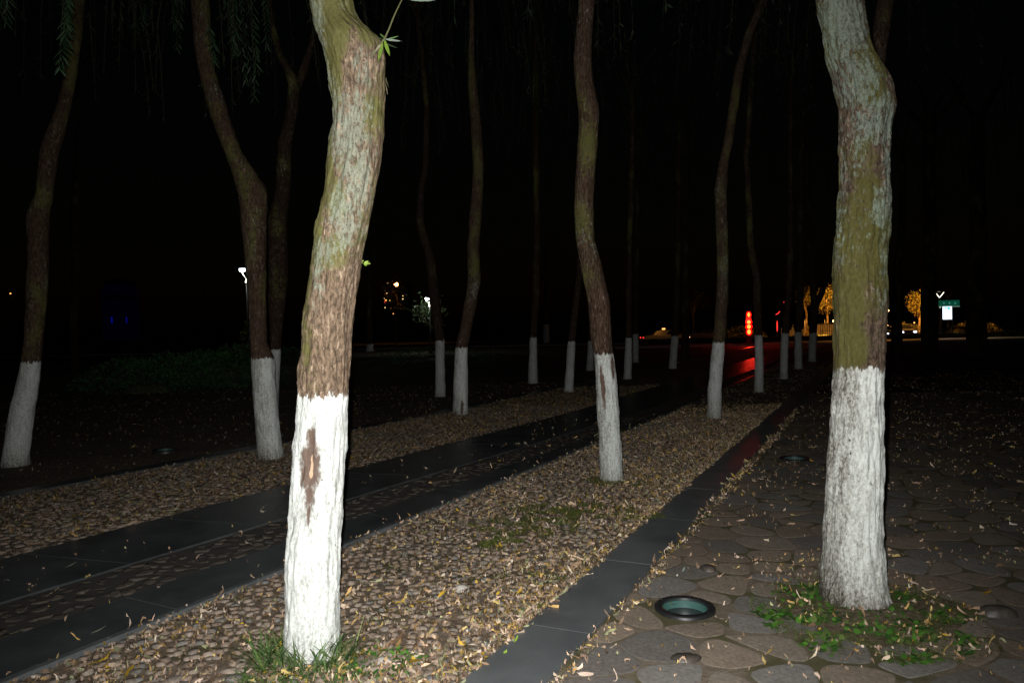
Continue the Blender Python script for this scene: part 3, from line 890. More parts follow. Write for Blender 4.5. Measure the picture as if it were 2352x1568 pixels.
# single leaves and stones one can point to
def one_leaf(label, px, py, z, L, W, ang, col, curl=.5):
    c = gp(px, py, z)
    D = np.array([[math.cos(ang), math.sin(ang), .02]]); U = np.array([[.1, .1, 1.]])
    V, Fc, C = ribbons(np.array([[0., 0., .003]]) - D * L / 2, D, U, np.array([L]), np.array([W]), np.array([curl]), np.array([col]), K=8,
                       prof=np.interp(np.linspace(0, 1, 9), [0, .08, .4, .75, 1], [.12, .6, 1, .6, .03]))
    V[:, 2] = np.maximum(V[:, 2], .001)
    o = link('fallen_leaf', npmesh('fallen_leaf', V, Fc, M['leaf'], True, col=C), None, c)
    return tag(o, label, 'leaf', 'single fallen leaves')
one_leaf('small yellow green leaf lying on the nearest slab of the slate band', 1161, 1498, .018, .03, .016, 1.0, (.40, .60, .08))
one_leaf('bright green curled leaf on the nearest slab, above a smaller yellow one', 1186, 1471, .018, .045, .013, .9, (.30, .48, .06), 1.2)
one_leaf('long mustard yellow leaf on the near edge of the cobbles, bottom left', 225, 1522, .02, .10, .02, .35, (.62, .45, .03))
one_leaf('pale leaf on the lower dark band of the path, furthest left', 40, 1453, .015, .075, .016, .5, (.42, .50, .30))
one_leaf('pale leaf with a pointed tip on the lower dark band of the path', 228, 1449, .015, .08, .013, .75, (.45, .52, .36))
one_leaf('pale slanting leaf on the upper dark band of the path', 164, 1299, .015, .085, .014, .95, (.40, .48, .32))
one_leaf('yellow leaf curled near the white cobble', 1062, 1395, .03, .075, .016, .1, (.62, .42, .05))
one_leaf('grey green willow leaf beside the uplight', 1560 + 10, 1310, .02, .06, .012, 1.1, (.38, .46, .36))
one_leaf('large dry tan leaf with a hooked end on the flagstones at far right', 2278, 1330, .02, .13, .03, -.2, (.50, .36, .26))
one_leaf('ochre leaf lying on the flagstones right of the weeds', 2268, 1402 - 90 + 50, .02, .055, .03, .1, (.50, .30, .03))

def stone(label, px, py, rx, ry, h, mat, seed, name='stone', rot=0.0):
    g = np.random.default_rng(seed); c = gp(px, py)
    V, f = dome(12, 3, rx, ry, h, rot, g, .1)
    me = bpy.data.meshes.new(name); me.from_pydata([tuple(v) for v in V], [], f); me.update()
    me.polygons.foreach_set('use_smooth', [True] * len(me.polygons)); me.materials.append(M[mat])
    return tag(link(name, me, None, (c.x, c.y, .004)), label, 'stone')
stone('white cobble standing out among the brown ones', 1061, 1357, .045, .035, .035, 'white_stone', 1)
stone('small dark round stone behind the uplight', 1627, 1309, .05, .045, .03, 'black_stone', 2)
stone('shiny black stone at the right edge of the weed patch', 2292, 1412, .10, .05, .045, 'black_stone', 3, rot=-.3)
stone('dark brown oval stone in front of the uplight', 1575, 1513, .07, .04, .02, 'black_stone', 4)
stone('pale pebble near the grass at the bottom', 880, 1455 + 70, .04, .03, .03, 'white_stone', 6)

# ------------------------------------------------------------------ in-ground uplights
def glass_mat():
    m = NT('uplight_glass'); m.bsdf.inputs['Alpha'].default_value = .12
    return m.out((.10, .22, .20), .08, .5)
M['glass'] = glass_mat()
M['bowl'] = plain('uplight_reflector', (.06, .15, .13), .5, 0, scale=20)
def uplight(label, px, py, r=.158):
    c = gp(px, py); t = empty('ground_uplight', (c.x, c.y, 0), .3)
    tag(t, label, 'uplight', 'uplights set flush in the ground beside the trees')
    q = MB(); n = 40; v = []; f = []
    prof = [(r, -.03), (r, .012), (r - .006, .018), (r - .036, .018), (r - .040, .012), (r - .040, -.03)]
    for rr, z in prof:
        for i in range(n):
            a = 2 * math.pi * i / n; v.append((rr * math.cos(a), rr * math.sin(a), z))
    for j in range(len(prof) - 1):
        for i in range(n): f.append((j * n + i, j * n + (i + 1) % n, (j + 1) * n + (i + 1) % n, (j + 1) * n + i))
    q.add(v, f).build('trim_ring', M['black'], t, True)
    R = r - .041
    MB().lathe((0, 0, 0), [(R, .004), (R, .011)], 40).build('glass', M['glass'], t)
    b = MB(); v = []; f = []; prof = [(R, .002), (R * .985, -.022), (R * .96, -.034)]
    for rr, z in prof:
        for i in range(n):
            a = 2 * math.pi * i / n; v.append((rr * math.cos(a), rr * math.sin(a), z))
    for j in range(len(prof) - 1):
        for i in range(n): f.append((j * n + (i + 1) % n, j * n + i, (j + 1) * n + i, (j + 1) * n + (i + 1) % n))
    b.add(v, f).build('reflector_bowl', M['bowl'], t, True)
    w = MB(); v = []; f = []; prof = [(R * .96, -.034), (R * .95, -.12)]
    for rr, z in prof:
        for i in range(n):
            a = 2 * math.pi * i / n; v.append((rr * math.cos(a), rr * math.sin(a), z))
    for i in range(n): f.append((i, (i + 1) % n, n + (i + 1) % n, n + i))
    f.append(tuple(n + i for i in range(n)))
    w.add(v, f).build('lamp_well', M['black'], t, True)
    for k in range(4):
        a = k * math.pi / 2 + .5
        MB().lathe(((r - .02) * math.cos(a), (r - .02) * math.sin(a), .018), [(.006, 0), (.006, .003)], 8).build('bolt', M['dark_metal'], t)
    return t
uplight('round black uplight with teal glass sunk in the flagstones', 1573, 1398)
uplight('distant flush uplight on the dark flagstones, left of the right trunk', 1825, 1054)
uplight('flush uplight in the dark leaf covered ground left of the forked trunks', 380, 1034)
one_leaf('curled yellow leaf lying on the uplight glass', 1545, 1388, .012, .055, .013, -1.2, (.55, .40, .06), .3)

# ------------------------------------------------------------------ the trees
# rows: (y, left x, right x) of the trunk in the 2352 wide picture, base first
T1 = [(1502, 655, 778), (1400, 656, 778), (1300, 657, 779), (1200, 663, 782), (1100, 669, 786), (1000, 677, 793), (900, 685, 797), (790, 693, 805), (733, 696, 812), (672, 705, 819),
      (625, 710, 828), (579, 718, 834), (513, 728, 847), (472, 738, 856), (436, 747, 861), (400, 752, 867), (359, 758, 872), (328, 761, 876), (287, 767, 879), (246, 766, 882), (205, 760, 886),
      (160, 752, 888), (144, 749, 889), (123, 745, 886), (104, 740, 878), (92, 736, 868), (77, 731, 846), (60, 727, 830), (41, 722, 818), (0, 713, 808), (-60, 700, 792), (-160, 670, 756)]
PZ = 3.43 / FPX
W1 = [(wp(705, 1000, 3.43).z, -.42, 30 * PZ, .19, False), (wp(708, 1048, 3.43).z, -.36, 42 * PZ, .36, False), (wp(712, 1085, 3.43).z, -.30, 42 * PZ, .42, False), (wp(709, 1128, 3.43).z, -.30, 40 * PZ, .25, False), (wp(708, 1160, 3.43).z, -.32, 36 * PZ, .08, False),
      (wp(712, 1062, 3.43).z, -.30, 14 * PZ, .06, True), (wp(709, 1045, 3.43).z, -.34, 9 * PZ, .04, True), (wp(708, 1078, 3.43).z, -.31, 12 * PZ, .08, True)]
P1 = [('lich', 742, 110, 18, 120), ('lich', 815, 300, 45, 95), ('lich', 845, 180, 22, 40), ('lich', 795, 500, 26, 60), ('lich', 770, 590, 16, 30), ('lich', 835, 420, 22, 60), ('lich', 745, 640, 16, 70), ('lich', 735, 720, 14, 40),
      ('moss', 790, 50, 36, 90), ('moss', 776, 190, 22, 70), ('moss', 860, 270, 18, 60), ('moss', 760, 400, 14, 90), ('moss', 738, 520, 18, 100), ('moss', 785, 470, 24, 40), ('moss', 772, 590, 28, 46), ('moss', 712, 690, 14, 110), ('moss', 855, 100, 22, 30)]
P2 = [('lich', 1925, 60, 44, 110), ('lich', 1945, 190, 30, 60), ('lich', 2008, 290, 30, 50), ('lich', 2018, 430, 16, 130), ('lich', 1975, 300, 30, 36), ('lich', 1995, 480, 22, 50), ('lich', 2005, 610, 14, 60), ('lich', 2000, 690, 22, 50),
      ('moss', 1890, 120, 14, 90), ('moss', 1985, 160, 20, 60), ('moss', 1955, 380, 28, 60), ('moss', 1950, 540, 50, 90), ('moss', 1990, 560, 40, 80), ('moss', 1932, 680, 18, 120), ('moss', 1940, 800, 22, 50), ('moss', 1965, 450, 30, 50), ('moss', 1990, 245, 30, 18)]
t1 = tree('nearest and brightest whitewashed willow, with a brown wound in the paint', 717, 1502, T1, 905, 'bark_near', 150, .011, .015, 1, top=4.2, wear=.25,
          wound=W1, patches=P1, crown_n=40, zlo=3.7, sm=.07, lean=.03, R=1.7)
T2 = [(1375, 1884, 2040), (1364, 1886, 2036), (1324, 1889, 2028), (1259, 1895, 2023), (1184, 1899, 2021), (1134, 1903, 2022), (1034, 1910, 2025), (934, 1915, 2026), (834, 1918, 2027),
      (803, 1920, 2027), (707, 1919, 2029), (641, 1916, 2027), (579, 1914, 2026), (523, 1920, 2031), (461, 1926, 2033), (410, 1929, 2033), (338, 1928, 2036), (300, 1927, 2038), (270, 1927, 2041), (246, 1926, 2043),
      (210, 1917, 2036), (179, 1910, 2023), (154, 1902, 2007), (118, 1894, 1991), (61, 1885, 1980), (0, 1876, 1971), (-80, 1866, 1955), (-160, 1850, 1938)]
t2 = tree('mossy willow with worn streaked whitewash, weeds round its foot', 1960, 1375, T2, 845, 'bark_mossy', 150, .012, .019, 2, top=4.4, wear=1.0, patches=P2, zlo=3.9, sm=.07, lean=.03, crown_n=36, R=1.6)
T4 = [(1103, 1378, 1432), (1050, 1377, 1429), (1000, 1375, 1425), (934, 1371, 1420), (819, 1364, 1408), (790, 1357, 1404), (697, 1349, 1400), (615, 1333, 1382), (554, 1322, 1364), (487, 1319, 1362),
      (461, 1319, 1362), (400, 1323, 1367), (343, 1327, 1371), (308, 1330, 1373), (256, 1331, 1376), (226, 1327, 1372), (180, 1320, 1364), (144, 1318, 1360), (103, 1321, 1361), (31, 1328, 1366), (0, 1330, 1368), (-100, 1340, 1374)]
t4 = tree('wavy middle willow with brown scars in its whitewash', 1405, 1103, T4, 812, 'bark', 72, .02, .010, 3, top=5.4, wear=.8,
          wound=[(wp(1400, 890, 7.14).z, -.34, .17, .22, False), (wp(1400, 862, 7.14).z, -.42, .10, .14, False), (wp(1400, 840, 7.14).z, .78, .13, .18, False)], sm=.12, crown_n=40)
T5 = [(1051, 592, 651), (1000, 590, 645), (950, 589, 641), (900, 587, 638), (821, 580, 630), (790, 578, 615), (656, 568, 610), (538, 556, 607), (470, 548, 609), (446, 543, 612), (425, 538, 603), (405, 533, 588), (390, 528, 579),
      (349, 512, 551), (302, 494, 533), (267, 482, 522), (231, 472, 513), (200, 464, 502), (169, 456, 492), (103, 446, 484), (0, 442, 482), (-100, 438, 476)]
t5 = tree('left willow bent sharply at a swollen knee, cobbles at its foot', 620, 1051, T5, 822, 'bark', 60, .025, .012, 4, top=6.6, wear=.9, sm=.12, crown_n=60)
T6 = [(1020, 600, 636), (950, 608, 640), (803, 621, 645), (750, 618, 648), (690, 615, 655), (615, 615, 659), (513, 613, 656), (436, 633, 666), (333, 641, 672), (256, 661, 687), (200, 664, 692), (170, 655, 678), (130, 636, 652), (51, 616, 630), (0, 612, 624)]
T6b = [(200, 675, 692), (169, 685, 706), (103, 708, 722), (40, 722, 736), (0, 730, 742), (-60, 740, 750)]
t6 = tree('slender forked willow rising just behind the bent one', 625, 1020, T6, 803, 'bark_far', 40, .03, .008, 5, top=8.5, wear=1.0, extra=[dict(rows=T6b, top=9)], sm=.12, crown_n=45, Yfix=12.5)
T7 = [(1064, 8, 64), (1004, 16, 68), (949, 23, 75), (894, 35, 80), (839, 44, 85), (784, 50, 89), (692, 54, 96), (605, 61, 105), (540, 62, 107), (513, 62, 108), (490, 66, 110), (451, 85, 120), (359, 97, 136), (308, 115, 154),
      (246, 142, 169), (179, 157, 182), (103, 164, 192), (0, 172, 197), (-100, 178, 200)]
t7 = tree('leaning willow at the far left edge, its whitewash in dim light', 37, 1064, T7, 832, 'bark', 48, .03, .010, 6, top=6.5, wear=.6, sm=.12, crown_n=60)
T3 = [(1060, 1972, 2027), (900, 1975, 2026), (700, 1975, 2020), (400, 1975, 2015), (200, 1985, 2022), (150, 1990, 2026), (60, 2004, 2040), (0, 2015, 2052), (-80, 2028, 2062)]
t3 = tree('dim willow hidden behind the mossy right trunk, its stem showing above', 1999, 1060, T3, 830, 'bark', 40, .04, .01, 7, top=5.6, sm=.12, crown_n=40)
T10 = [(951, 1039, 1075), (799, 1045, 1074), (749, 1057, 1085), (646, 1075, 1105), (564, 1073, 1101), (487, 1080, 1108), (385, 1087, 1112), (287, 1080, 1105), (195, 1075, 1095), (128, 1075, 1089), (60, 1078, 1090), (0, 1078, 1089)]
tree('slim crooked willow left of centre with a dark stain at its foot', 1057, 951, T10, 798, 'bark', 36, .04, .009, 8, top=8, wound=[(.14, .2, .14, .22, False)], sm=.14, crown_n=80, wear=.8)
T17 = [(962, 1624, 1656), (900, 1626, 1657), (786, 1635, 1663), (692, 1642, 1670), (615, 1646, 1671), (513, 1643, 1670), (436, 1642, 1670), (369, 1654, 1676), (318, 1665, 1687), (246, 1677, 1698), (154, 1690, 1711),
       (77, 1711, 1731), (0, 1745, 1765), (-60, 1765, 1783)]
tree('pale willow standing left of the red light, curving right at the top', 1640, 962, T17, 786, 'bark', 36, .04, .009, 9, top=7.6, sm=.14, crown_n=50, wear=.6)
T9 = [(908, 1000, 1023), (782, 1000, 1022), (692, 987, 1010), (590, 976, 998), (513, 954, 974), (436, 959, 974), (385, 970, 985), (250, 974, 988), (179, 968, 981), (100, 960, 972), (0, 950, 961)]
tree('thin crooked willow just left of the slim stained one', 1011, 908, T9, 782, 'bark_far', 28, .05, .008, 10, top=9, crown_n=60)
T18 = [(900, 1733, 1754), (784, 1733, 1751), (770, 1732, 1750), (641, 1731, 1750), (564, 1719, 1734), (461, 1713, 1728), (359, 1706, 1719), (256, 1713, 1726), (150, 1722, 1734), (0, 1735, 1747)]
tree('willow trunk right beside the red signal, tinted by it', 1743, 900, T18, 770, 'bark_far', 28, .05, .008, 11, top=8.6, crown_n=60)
far = [
 ('far willow trunk in the dark between the centre trees, straight and thin', 1224, 878, [(878, 1213, 1235), (775, 1217, 1234), (692, 1222, 1239), (513, 1226, 1242), (250, 1222, 1236), (0, 1225, 1238)], 775),
 ('dim willow emerging left of the wavy middle trunk', 1307, 900, [(900, 1296, 1318), (784, 1304, 1322), (692, 1316, 1331), (641, 1323, 1337), (500, 1330, 1343), (200, 1338, 1350)], 784),
 ('very dim willow half hidden behind the wavy middle trunk', 1356, 849, [(849, 1347, 1364), (783, 1350, 1364), (600, 1352, 1364), (300, 1350, 1361)], 783),
 ('grey willow base right of the wavy middle trunk, front of a close pair', 1441, 870, [(870, 1432, 1451), (776, 1436, 1451), (600, 1440, 1453), (300, 1446, 1458)], 776),
 ('grey willow base right of the wavy middle trunk, rear of a close pair', 1460, 831, [(831, 1453, 1467), (767, 1453, 1467), (600, 1458, 1470), (300, 1460, 1470)], 767),
 ('leaning willow seen before the lit car', 1545, 846, [(846, 1536, 1554), (772, 1543, 1560), (700, 1548, 1563), (500, 1550, 1563), (300, 1556, 1568)], 772),
 ('leaning willow base first to the right of the red signal', 1800, 870, [(870, 1791, 1809), (765, 1797, 1814), (650, 1806, 1820), (400, 1810, 1822), (200, 1812, 1823)], 765),
 ('willow base second to the right of the red signal', 1834, 847, [(847, 1825, 1843), (763, 1826, 1842), (600, 1832, 1846), (300, 1836, 1848)], 763),
 ('forked dark willow before the golden leaves', 1866, 830, [(830, 1857, 1874), (765, 1858, 1875), (700, 1861, 1876), (600, 1858, 1872), (500, 1852, 1862), (300, 1846, 1855)], 765),
]
for k, (lab, bx, by, rows, py) in enumerate(far):
    ex = [dict(rows=[(710, 1866, 1880), (680, 1878, 1892), (650, 1890, 1902), (600, 1902, 1912), (540, 1912, 1920)])] if k == 8 else []
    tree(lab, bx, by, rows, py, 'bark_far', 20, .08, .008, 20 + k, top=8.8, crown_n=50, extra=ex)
dark = [
 ('bare trunk without whitewash in the dark at far left', 168, 855, [(855, 158, 178), (692, 164, 180), (600, 162, 176), (502, 160, 177), (436, 169, 182), (300, 172, 182), (150, 175, 184)], None, None),
 ('black trunk behind the dark path, left of the barrier panels', 1573, 826, [(826, 1564, 1583), (700, 1566, 1582), (500, 1570, 1582), (300, 1575, 1585)], None, None),
 ('black forked trunk standing right of the mossy trunk', 2058, 815, [(815, 2046, 2072), (700, 2048, 2068), (620, 2054, 2072), (540, 2062, 2078), (400, 2068, 2080)], None, None),
 ('broad black trunk between the golden crown and the white V lamp', 2134, 812, [(812, 2116, 2153), (700, 2118, 2151), (500, 2120, 2148), (300, 2124, 2148)], None, None),
 ('broad black trunk at the right beyond the bus stop sign', 2245, 822, [(822, 2222, 2268), (700, 2224, 2264), (500, 2228, 2262), (300, 2230, 2260)], None, None),
 ('faint far trunk between the slim willow and the centre', 1255, 786, [(797, 1247, 1263), (745, 1248, 1262), (600, 1250, 1260)], 745, None),
 ('faint far trunk low in the dark behind the brightest willow', 848, 806, [(806, 840, 858), (790, 841, 857), (700, 843, 853)], 790, None),
]
for k, (lab, bx, by, rows, py, _) in enumerate(dark):
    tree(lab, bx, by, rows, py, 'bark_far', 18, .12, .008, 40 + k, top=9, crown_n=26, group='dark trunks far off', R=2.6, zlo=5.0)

# ---- twig with leaves and sprout on the nearest tree
def leaf_cluster(name, parent, base, items, mat='leaf'):
    P, D, L, W, C, U, cu = [], [], [], [], [], [], []
    for (a, b), w, col, c in items:
        a, b = Vector(a), Vector(b); d = b - a
        P.append(a - base); D.append(d); L.append(d.length * 1.02); W.append(w); C.append(col); U.append((0.3, -1, .5)); cu.append(c)
    V, Fc, C = ribbons(np.array(P, float), np.array(D, float), np.array(U, float), np.array(L), np.array(W), np.array(cu), np.array(C), K=8,
                       prof=np.interp(np.linspace(0, 1, 9), [0, .1, .4, .75, 1], [.12, .6, 1, .65, .03]))
    return link(name, npmesh(name, V, Fc, M[mat], True, col=C), parent)
b1 = t1.location
ty = 3.28
tw = [wp(x, y, ty) for x, y in ((872, 104), (884, 88), (893, 68), (903, 42), (914, 18), (926, -6), (940, -40))]
twig = MB().tube([p - b1 for p in tw], [.005, .0045, .004, .0035, .003, .0025, .002], 6).build('twig', M['twig'], t1, True)
pts = lambda x0, y0, x1, y1, dy=0.0: (wp(x0, y0, ty), wp(x1, y1, ty + dy))
leaf_cluster('twig_leaves', t1, b1, [
    (pts(884, 90, 923, 97, -.03), .016, (.42, .50, .42), .1), (pts(886, 92, 916, 84, .02), .010, (.12, .22, .08), .1),
    (pts(883, 92, 895, 134, -.05), .017, (.26, .42, .06), .2), (pts(879, 98, 868, 146, -.05), .016, (.20, .32, .05), .2),
    (pts(880, 96, 852, 132, .0), .009, (.14, .20, .09), .1), (pts(880, 92, 858, 82, .03), .008, (.10, .16, .06), -.1),
    (pts(886, 100, 912, 112, .05), .010, (.07, .11, .05), .1), (pts(876, 100, 862, 120, -.02), .012, (.40, .36, .25), .3),
    (pts(884, 88, 872, 78, .0), .010, (.10, .18, .05), .1), (pts(928, -4, 1002, 10, -.03), .020, (.46, .54, .46), .25)])
b = wp(829, 603, 3.36)
leaf_cluster('sprout', t1, b1, [((wp(829, 603, 3.33), wp(838, 606, 3.30)), .006, (.3, .42, .08), 0), ((wp(836, 605, 3.3), wp(853, 607, 3.28)), .014, (.38, .52, .10), .2),
    ((wp(836, 604, 3.3), wp(847, 599, 3.3)), .010, (.34, .50, .10), -.2), ((wp(836, 606, 3.3), wp(843, 612, 3.29)), .009, (.25, .40, .06), .2), ((wp(831, 601, 3.33), wp(836, 597, 3.33)), .006, (.3, .42, .08), 0)])
leaf_cluster('shoot', t1, b1, [((wp(886, 178, 3.4), wp(892, 205, 3.38)), .006, (.10, .10, .05), .3), ((wp(886, 195, 3.4), wp(891, 218, 3.4)), .005, (.14, .11, .07), -.3)])

# ---- willow fronds that hang into the picture, parts of the trees they grow on
def fronds(parent, specs, seed, tone=1.0):
    g = np.random.default_rng(seed); parts = []; tw = MB(); base = parent.location
    for (x0, y0, x1, y1, Y, n, ls) in specs:
        a, b = wp(x0, y0, Y), wp(x1, y1, Y + .1)
        t = np.linspace(.02, 1, n); d = np.array(b - a)
        P = np.array(a - base) + np.outer(t, d) + np.outer(np.sin(t * 3), [.02, .02, 0])
        sd = np.where(np.arange(n) % 2, 1., -1.)
        D = np.stack([sd * g.uniform(.25, .7, n), g.normal(0, .3, n), -g.uniform(.7, 1.1, n)], 1)
        U = np.stack([g.normal(0, .4, n), -np.ones(n), g.normal(.2, .4, n)], 1)
        C = np.outer(g.uniform(.6, 1.2, n) * tone, [.05, .105, .045])
        parts.append(ribbons(P, D, U, g.uniform(.07, .12, n) * ls, g.uniform(.010, .016, n) * ls, g.normal(0, .5, n), C, K=3, prof=np.array([.25, 1, .8, .05])))
        tw.tube([tuple(np.array(a - base) + d * q) for q in (0, .5, 1)], [.005, .003, .0015], 4)
    V, Fc, C = join(parts)
    o = link('hanging_fronds', npmesh('hanging_fronds', V, Fc, M['leaf'], True, col=C), parent)
    tag(tw.build('twigs', M['dark_twig'], o), kind='stuff')
fronds(t7, [(150, -90, 136, 158, 5.6, 46, 1.0), (140, -90, 152, 100, 5.8, 32, 1.0), (5, -60, 12, 45, 5.6, 18, 1.0), (-10, -60, 0, 30, 5.6, 14, 1)], 71)
fronds(t5, [(x, y0, x + dx, y1, 8.2 + (i % 3) * .5, 30, 1.15) for i, (x, y0, dx, y1) in enumerate([(500, -60, 40, 130), (520, -60, 45, 190), (545, -40, 38, 235), (530, -60, 10, 120), (560, -60, 30, 160),
    (410, -40, -4, 110), (480, 60, 10, 140), (600, -60, 12, 110), (470, -60, -12, 100), (575, -60, 10, 220), (390, -80, 8, 60), (330, -80, -8, 50)])], 72, .75)

# ------------------------------------------------------------------ shrubs, rock, far left
def shrub(name, label, cx, cy, sx, sy, h, n, cols, seed, kind=None, cat='shrub', L=.08, group=None, z0=0.0):
    g = np.random.default_rng(seed)
    a = g.uniform(0, 2 * math.pi, n); cz = g.uniform(0, 1, n); r = np.sqrt(np.clip(1 - cz ** 2, 0, 1)) * g.uniform(.6, 1.06, n)
    lump = .8 + .4 * vnoise(np.stack([np.cos(a) * 3 + seed, np.sin(a) * 3, cz * 3], 1))
    P = np.stack([r * np.cos(a) * sx, r * np.sin(a) * sy, cz * h * lump], 1)
    D = P / (np.linalg.norm(P, axis=1, keepdims=True) + 1e-6) + g.normal(0, .6, (n, 3))
    U = g.normal(0, 1, (n, 3)); U[:, 2] += 1
    C = np.array(cols)[g.integers(0, len(cols), n)] * g.uniform(.5, 1.3, n)[:, None]
    V, Fc, C = ribbons(P, D, U, g.uniform(.6, 1.3, n) * L, g.uniform(.3, .5, n) * L, g.normal(0, .3, n), C, K=2, prof=np.array([.3, 1, .1]))
    o = link(name, npmesh(name, V, Fc, M['leaf'], False, col=C), None, (cx, cy, z0))
    return tag(o, label, cat, group, kind)
SG = [(.05, .17, .05), (.08, .22, .06), (.03, .10, .03)]
for k, (px, Y, sx, h, lab) in enumerate([(300, 21, 1.6, .75, 'low dark shrub left of the forked trunks, leftmost of the row'), (390, 20, 1.7, .9, 'low green shrub in the row left of the lamp'),
    (470, 20.5, 1.6, .95, 'rounded green shrub just left of the thin lamp'), (540, 22, 1.5, 1.05, 'taller green shrub at the foot of the thin lamp')]):
    c = wp(px, 800, Y); shrub('shrub', lab, c.x, Y, sx, 1.3, h, 2600, SG, 60 + k, group='shrubs in the dark at the left')
c = wp(655, 800, 30); shrub('shrub', 'dark shrub between the forked trunks and the brightest willow', c.x, 30, 3.0, 1.5, .8, 2600, SG, 66, group='shrubs in the dark at the left')
c = wp(1000, 800, 33); shrub('shrub', 'dim bush low behind the slim crooked willows', c.x, 33, 3.2, 1.5, .7, 2600, SG, 67, group='shrubs in the dark at the left')
g = np.random.default_rng(5); c = gp(335, 900)
V, f = dome(14, 3, .62, .4, .24, .2, g, .12)
me = bpy.data.meshes.new('boulder'); me.from_pydata([tuple(v) for v in V], [], f); me.update(); me.polygons.foreach_set('use_smooth', [True] * len(me.polygons)); me.materials.append(M['soil'])
tag(link('boulder', me, None, (c.x, c.y, 0)), 'low rounded rock in the dim ground left of the forked trunks', 'rock')

# ------------------------------------------------------------------ lamps
M['lamp_white'] = glow('lamp_white_light', (.85, .92, 1.0), 6)
M['lamp_cream'] = glow('lamp_cream_light', (1.0, .95, .75), 2.2)
M['sodium'] = glow('sodium_light', (1.0, .50, .16), 14)
M['sodium_dim'] = glow('sodium_light_dim', (1.0, .42, .10), 2.5)
M['red_led'] = glow('red_led', (1.0, .028, .004), 26)
M['red_halo_ring'] = glow('red_halo', (1.0, .0, .004), .75)  # halo glow put into a surface, not a part of the signal
M['red_dim'] = glow('red_led_dim', (1.0, .04, .03), 1.5)
M['blue_led'] = glow('blue_led', (.01, .02, 1.0), .12)
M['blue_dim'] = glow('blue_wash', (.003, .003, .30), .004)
M['head_white'] = glow('headlight', (.75, .75, 1.0), 7)
M['warm_spark'] = glow('warm_spark', (1.0, .62, .25), 2.0)

def point(name, loc, energy, col, parent=None, r=.08):
    l = bpy.data.lights.new(name, 'POINT'); l.specular_factor = 0; l.energy = energy; l.color = col; l.shadow_soft_size = r
    o = bpy.data.objects.new(name, l); COL.objects.link(o); o.location = loc
    if parent: o.parent = parent; o.location = Vector(loc) - parent.location
    return o

def lantern(label, px, ytop, Y, light, energy):
    top = wp(px, ytop, Y); base = Vector((top.x + .12, Y, 0)); h = top.z
    t = empty('park_lamp', base); tag(t, label, 'lamp', 'white park lamps')
    MB().lathe((0, 0, 0), [(.07, 0), (.05, .3), (.04, h - .55)], 10).build('pole', M['black'], t, True)
    MB().lathe((0, 0, 0), [(.05, h - .58), (.075, h - .55), (.03, h - .42)], 10).build('collar', M['lamp_cream'], t, True)
    MB().lathe((-.12, 0, 0), [(.16, h - .10), (.17, h)], 14).build('light_disc', M['lamp_white'], t)
    for k in range(3):
        a = k * 2.1 + .5
        MB().tube([(0, 0, h - .45), (-.06 + .07 * math.cos(a), .07 * math.sin(a), h - .28), (-.12 + .15 * math.cos(a), .15 * math.sin(a), h - .11)], .009, 5).build('strut', M['lamp_cream'] if k == 1 else M['white_metal'], t)
    point('park_lamp_light', (top.x - .12, Y - .1, h - .2), energy, light, t)
    return t
lantern('thin black park lamp with a glowing white disc head, left of the forked trunks', 559, 617, 30, (.9, 1.0, .85), 14)
lantern('white park lamp half hidden by lit leaves, right of the brightest willow', 982, 684, 48, (.9, 1.0, .9), 60)
c = wp(560, 742, 30)
shrub('shrub', 'yellow green lit bush right below the thin lamp', c.x + .1, 30.6, .62, .5, 2.0, 900, [(.14, .20, .03), (.20, .24, .04)], 70)
# lit branch and leaves in front of the second lamp
Yb = 46
t = empty('small_tree', Vector((wp(985, 800, Yb).x, Yb, 0))); tag(t, 'small tree with white lit leaves around the second park lamp', 'tree')
bb = t.location
q = MB(); q.tube([wp(x, y, Yb) - bb for x, y in ((905, 706), (935, 709), (955, 718), (975, 735), (993, 752), (1000, 750), (1010, 742), (1022, 747))], [.05, .05, .06, .07, .07, .06, .05, .04], 6).build('branch', plain('pale_branch', (.30, .30, .12), .8), t, True)
MB().tube([(.1, 0, 0), (.05, 0, .7), wp(993, 752, Yb) - bb], [.12, .10, .07], 8).build('trunk', M['soil'], t, True)
g = np.random.default_rng(9); n = 260
P = np.array([wp(980 + g.normal(0, 17), 712 + g.normal(0, 13), Yb + g.uniform(-.5, 1.0)) - bb for _ in range(n)])
V, Fc, C = ribbons(P, g.normal(0, 1, (n, 3)), g.normal(0, 1, (n, 3)), g.uniform(.15, .3, n), g.uniform(.06, .11, n), g.normal(0, .3, n), np.outer(g.uniform(.6, 1.2, n), [.30, .42, .22]), K=2, prof=np.array([.3, 1, .1]))
link('crown', npmesh('crown', V, Fc, M['leaf'], False, col=C), t)

def street_lamp(label, px, py, Y, mat, r=.22, energy=0, col=(1, .40, .06), base=-.5, light_off=(0, -.4, -.3)):
    top = wp(px, py, Y); t = empty('street_lamp', Vector((top.x, Y, base))); tag(t, label, 'street lamp', 'street lamps across the road')
    h = top.z - base
    MB().lathe((0, .35, 0), [(.09, 0), (.05, h - .2)], 8).build('pole', M['dark_metal'], t, True)
    MB().tube([(0, .35, h - .25), (0, .2, h + .1), (0, 0, h + r * .6)], .03, 6).build('arm', M['dark_metal'], t, True)
    MB().lathe((0, 0, h), [(r * .35, -r * .85), (r * .85, -r * .5), (r, 0), (r * .8, r * .5), (r * .3, r * .8)], 12).build('lamp_globe', M[mat], t, True)
    if energy:
        l = bpy.data.lights.new('street_lamp_light', 'SPOT'); l.energy = energy; l.color = col; l.shadow_soft_size = .2
        l.spot_size = math.radians(128); l.spot_blend = .5
        o = bpy.data.objects.new('street_lamp_light', l); COL.objects.link(o); o.parent = t; o.location = top + Vector(light_off) - t.location
    return t
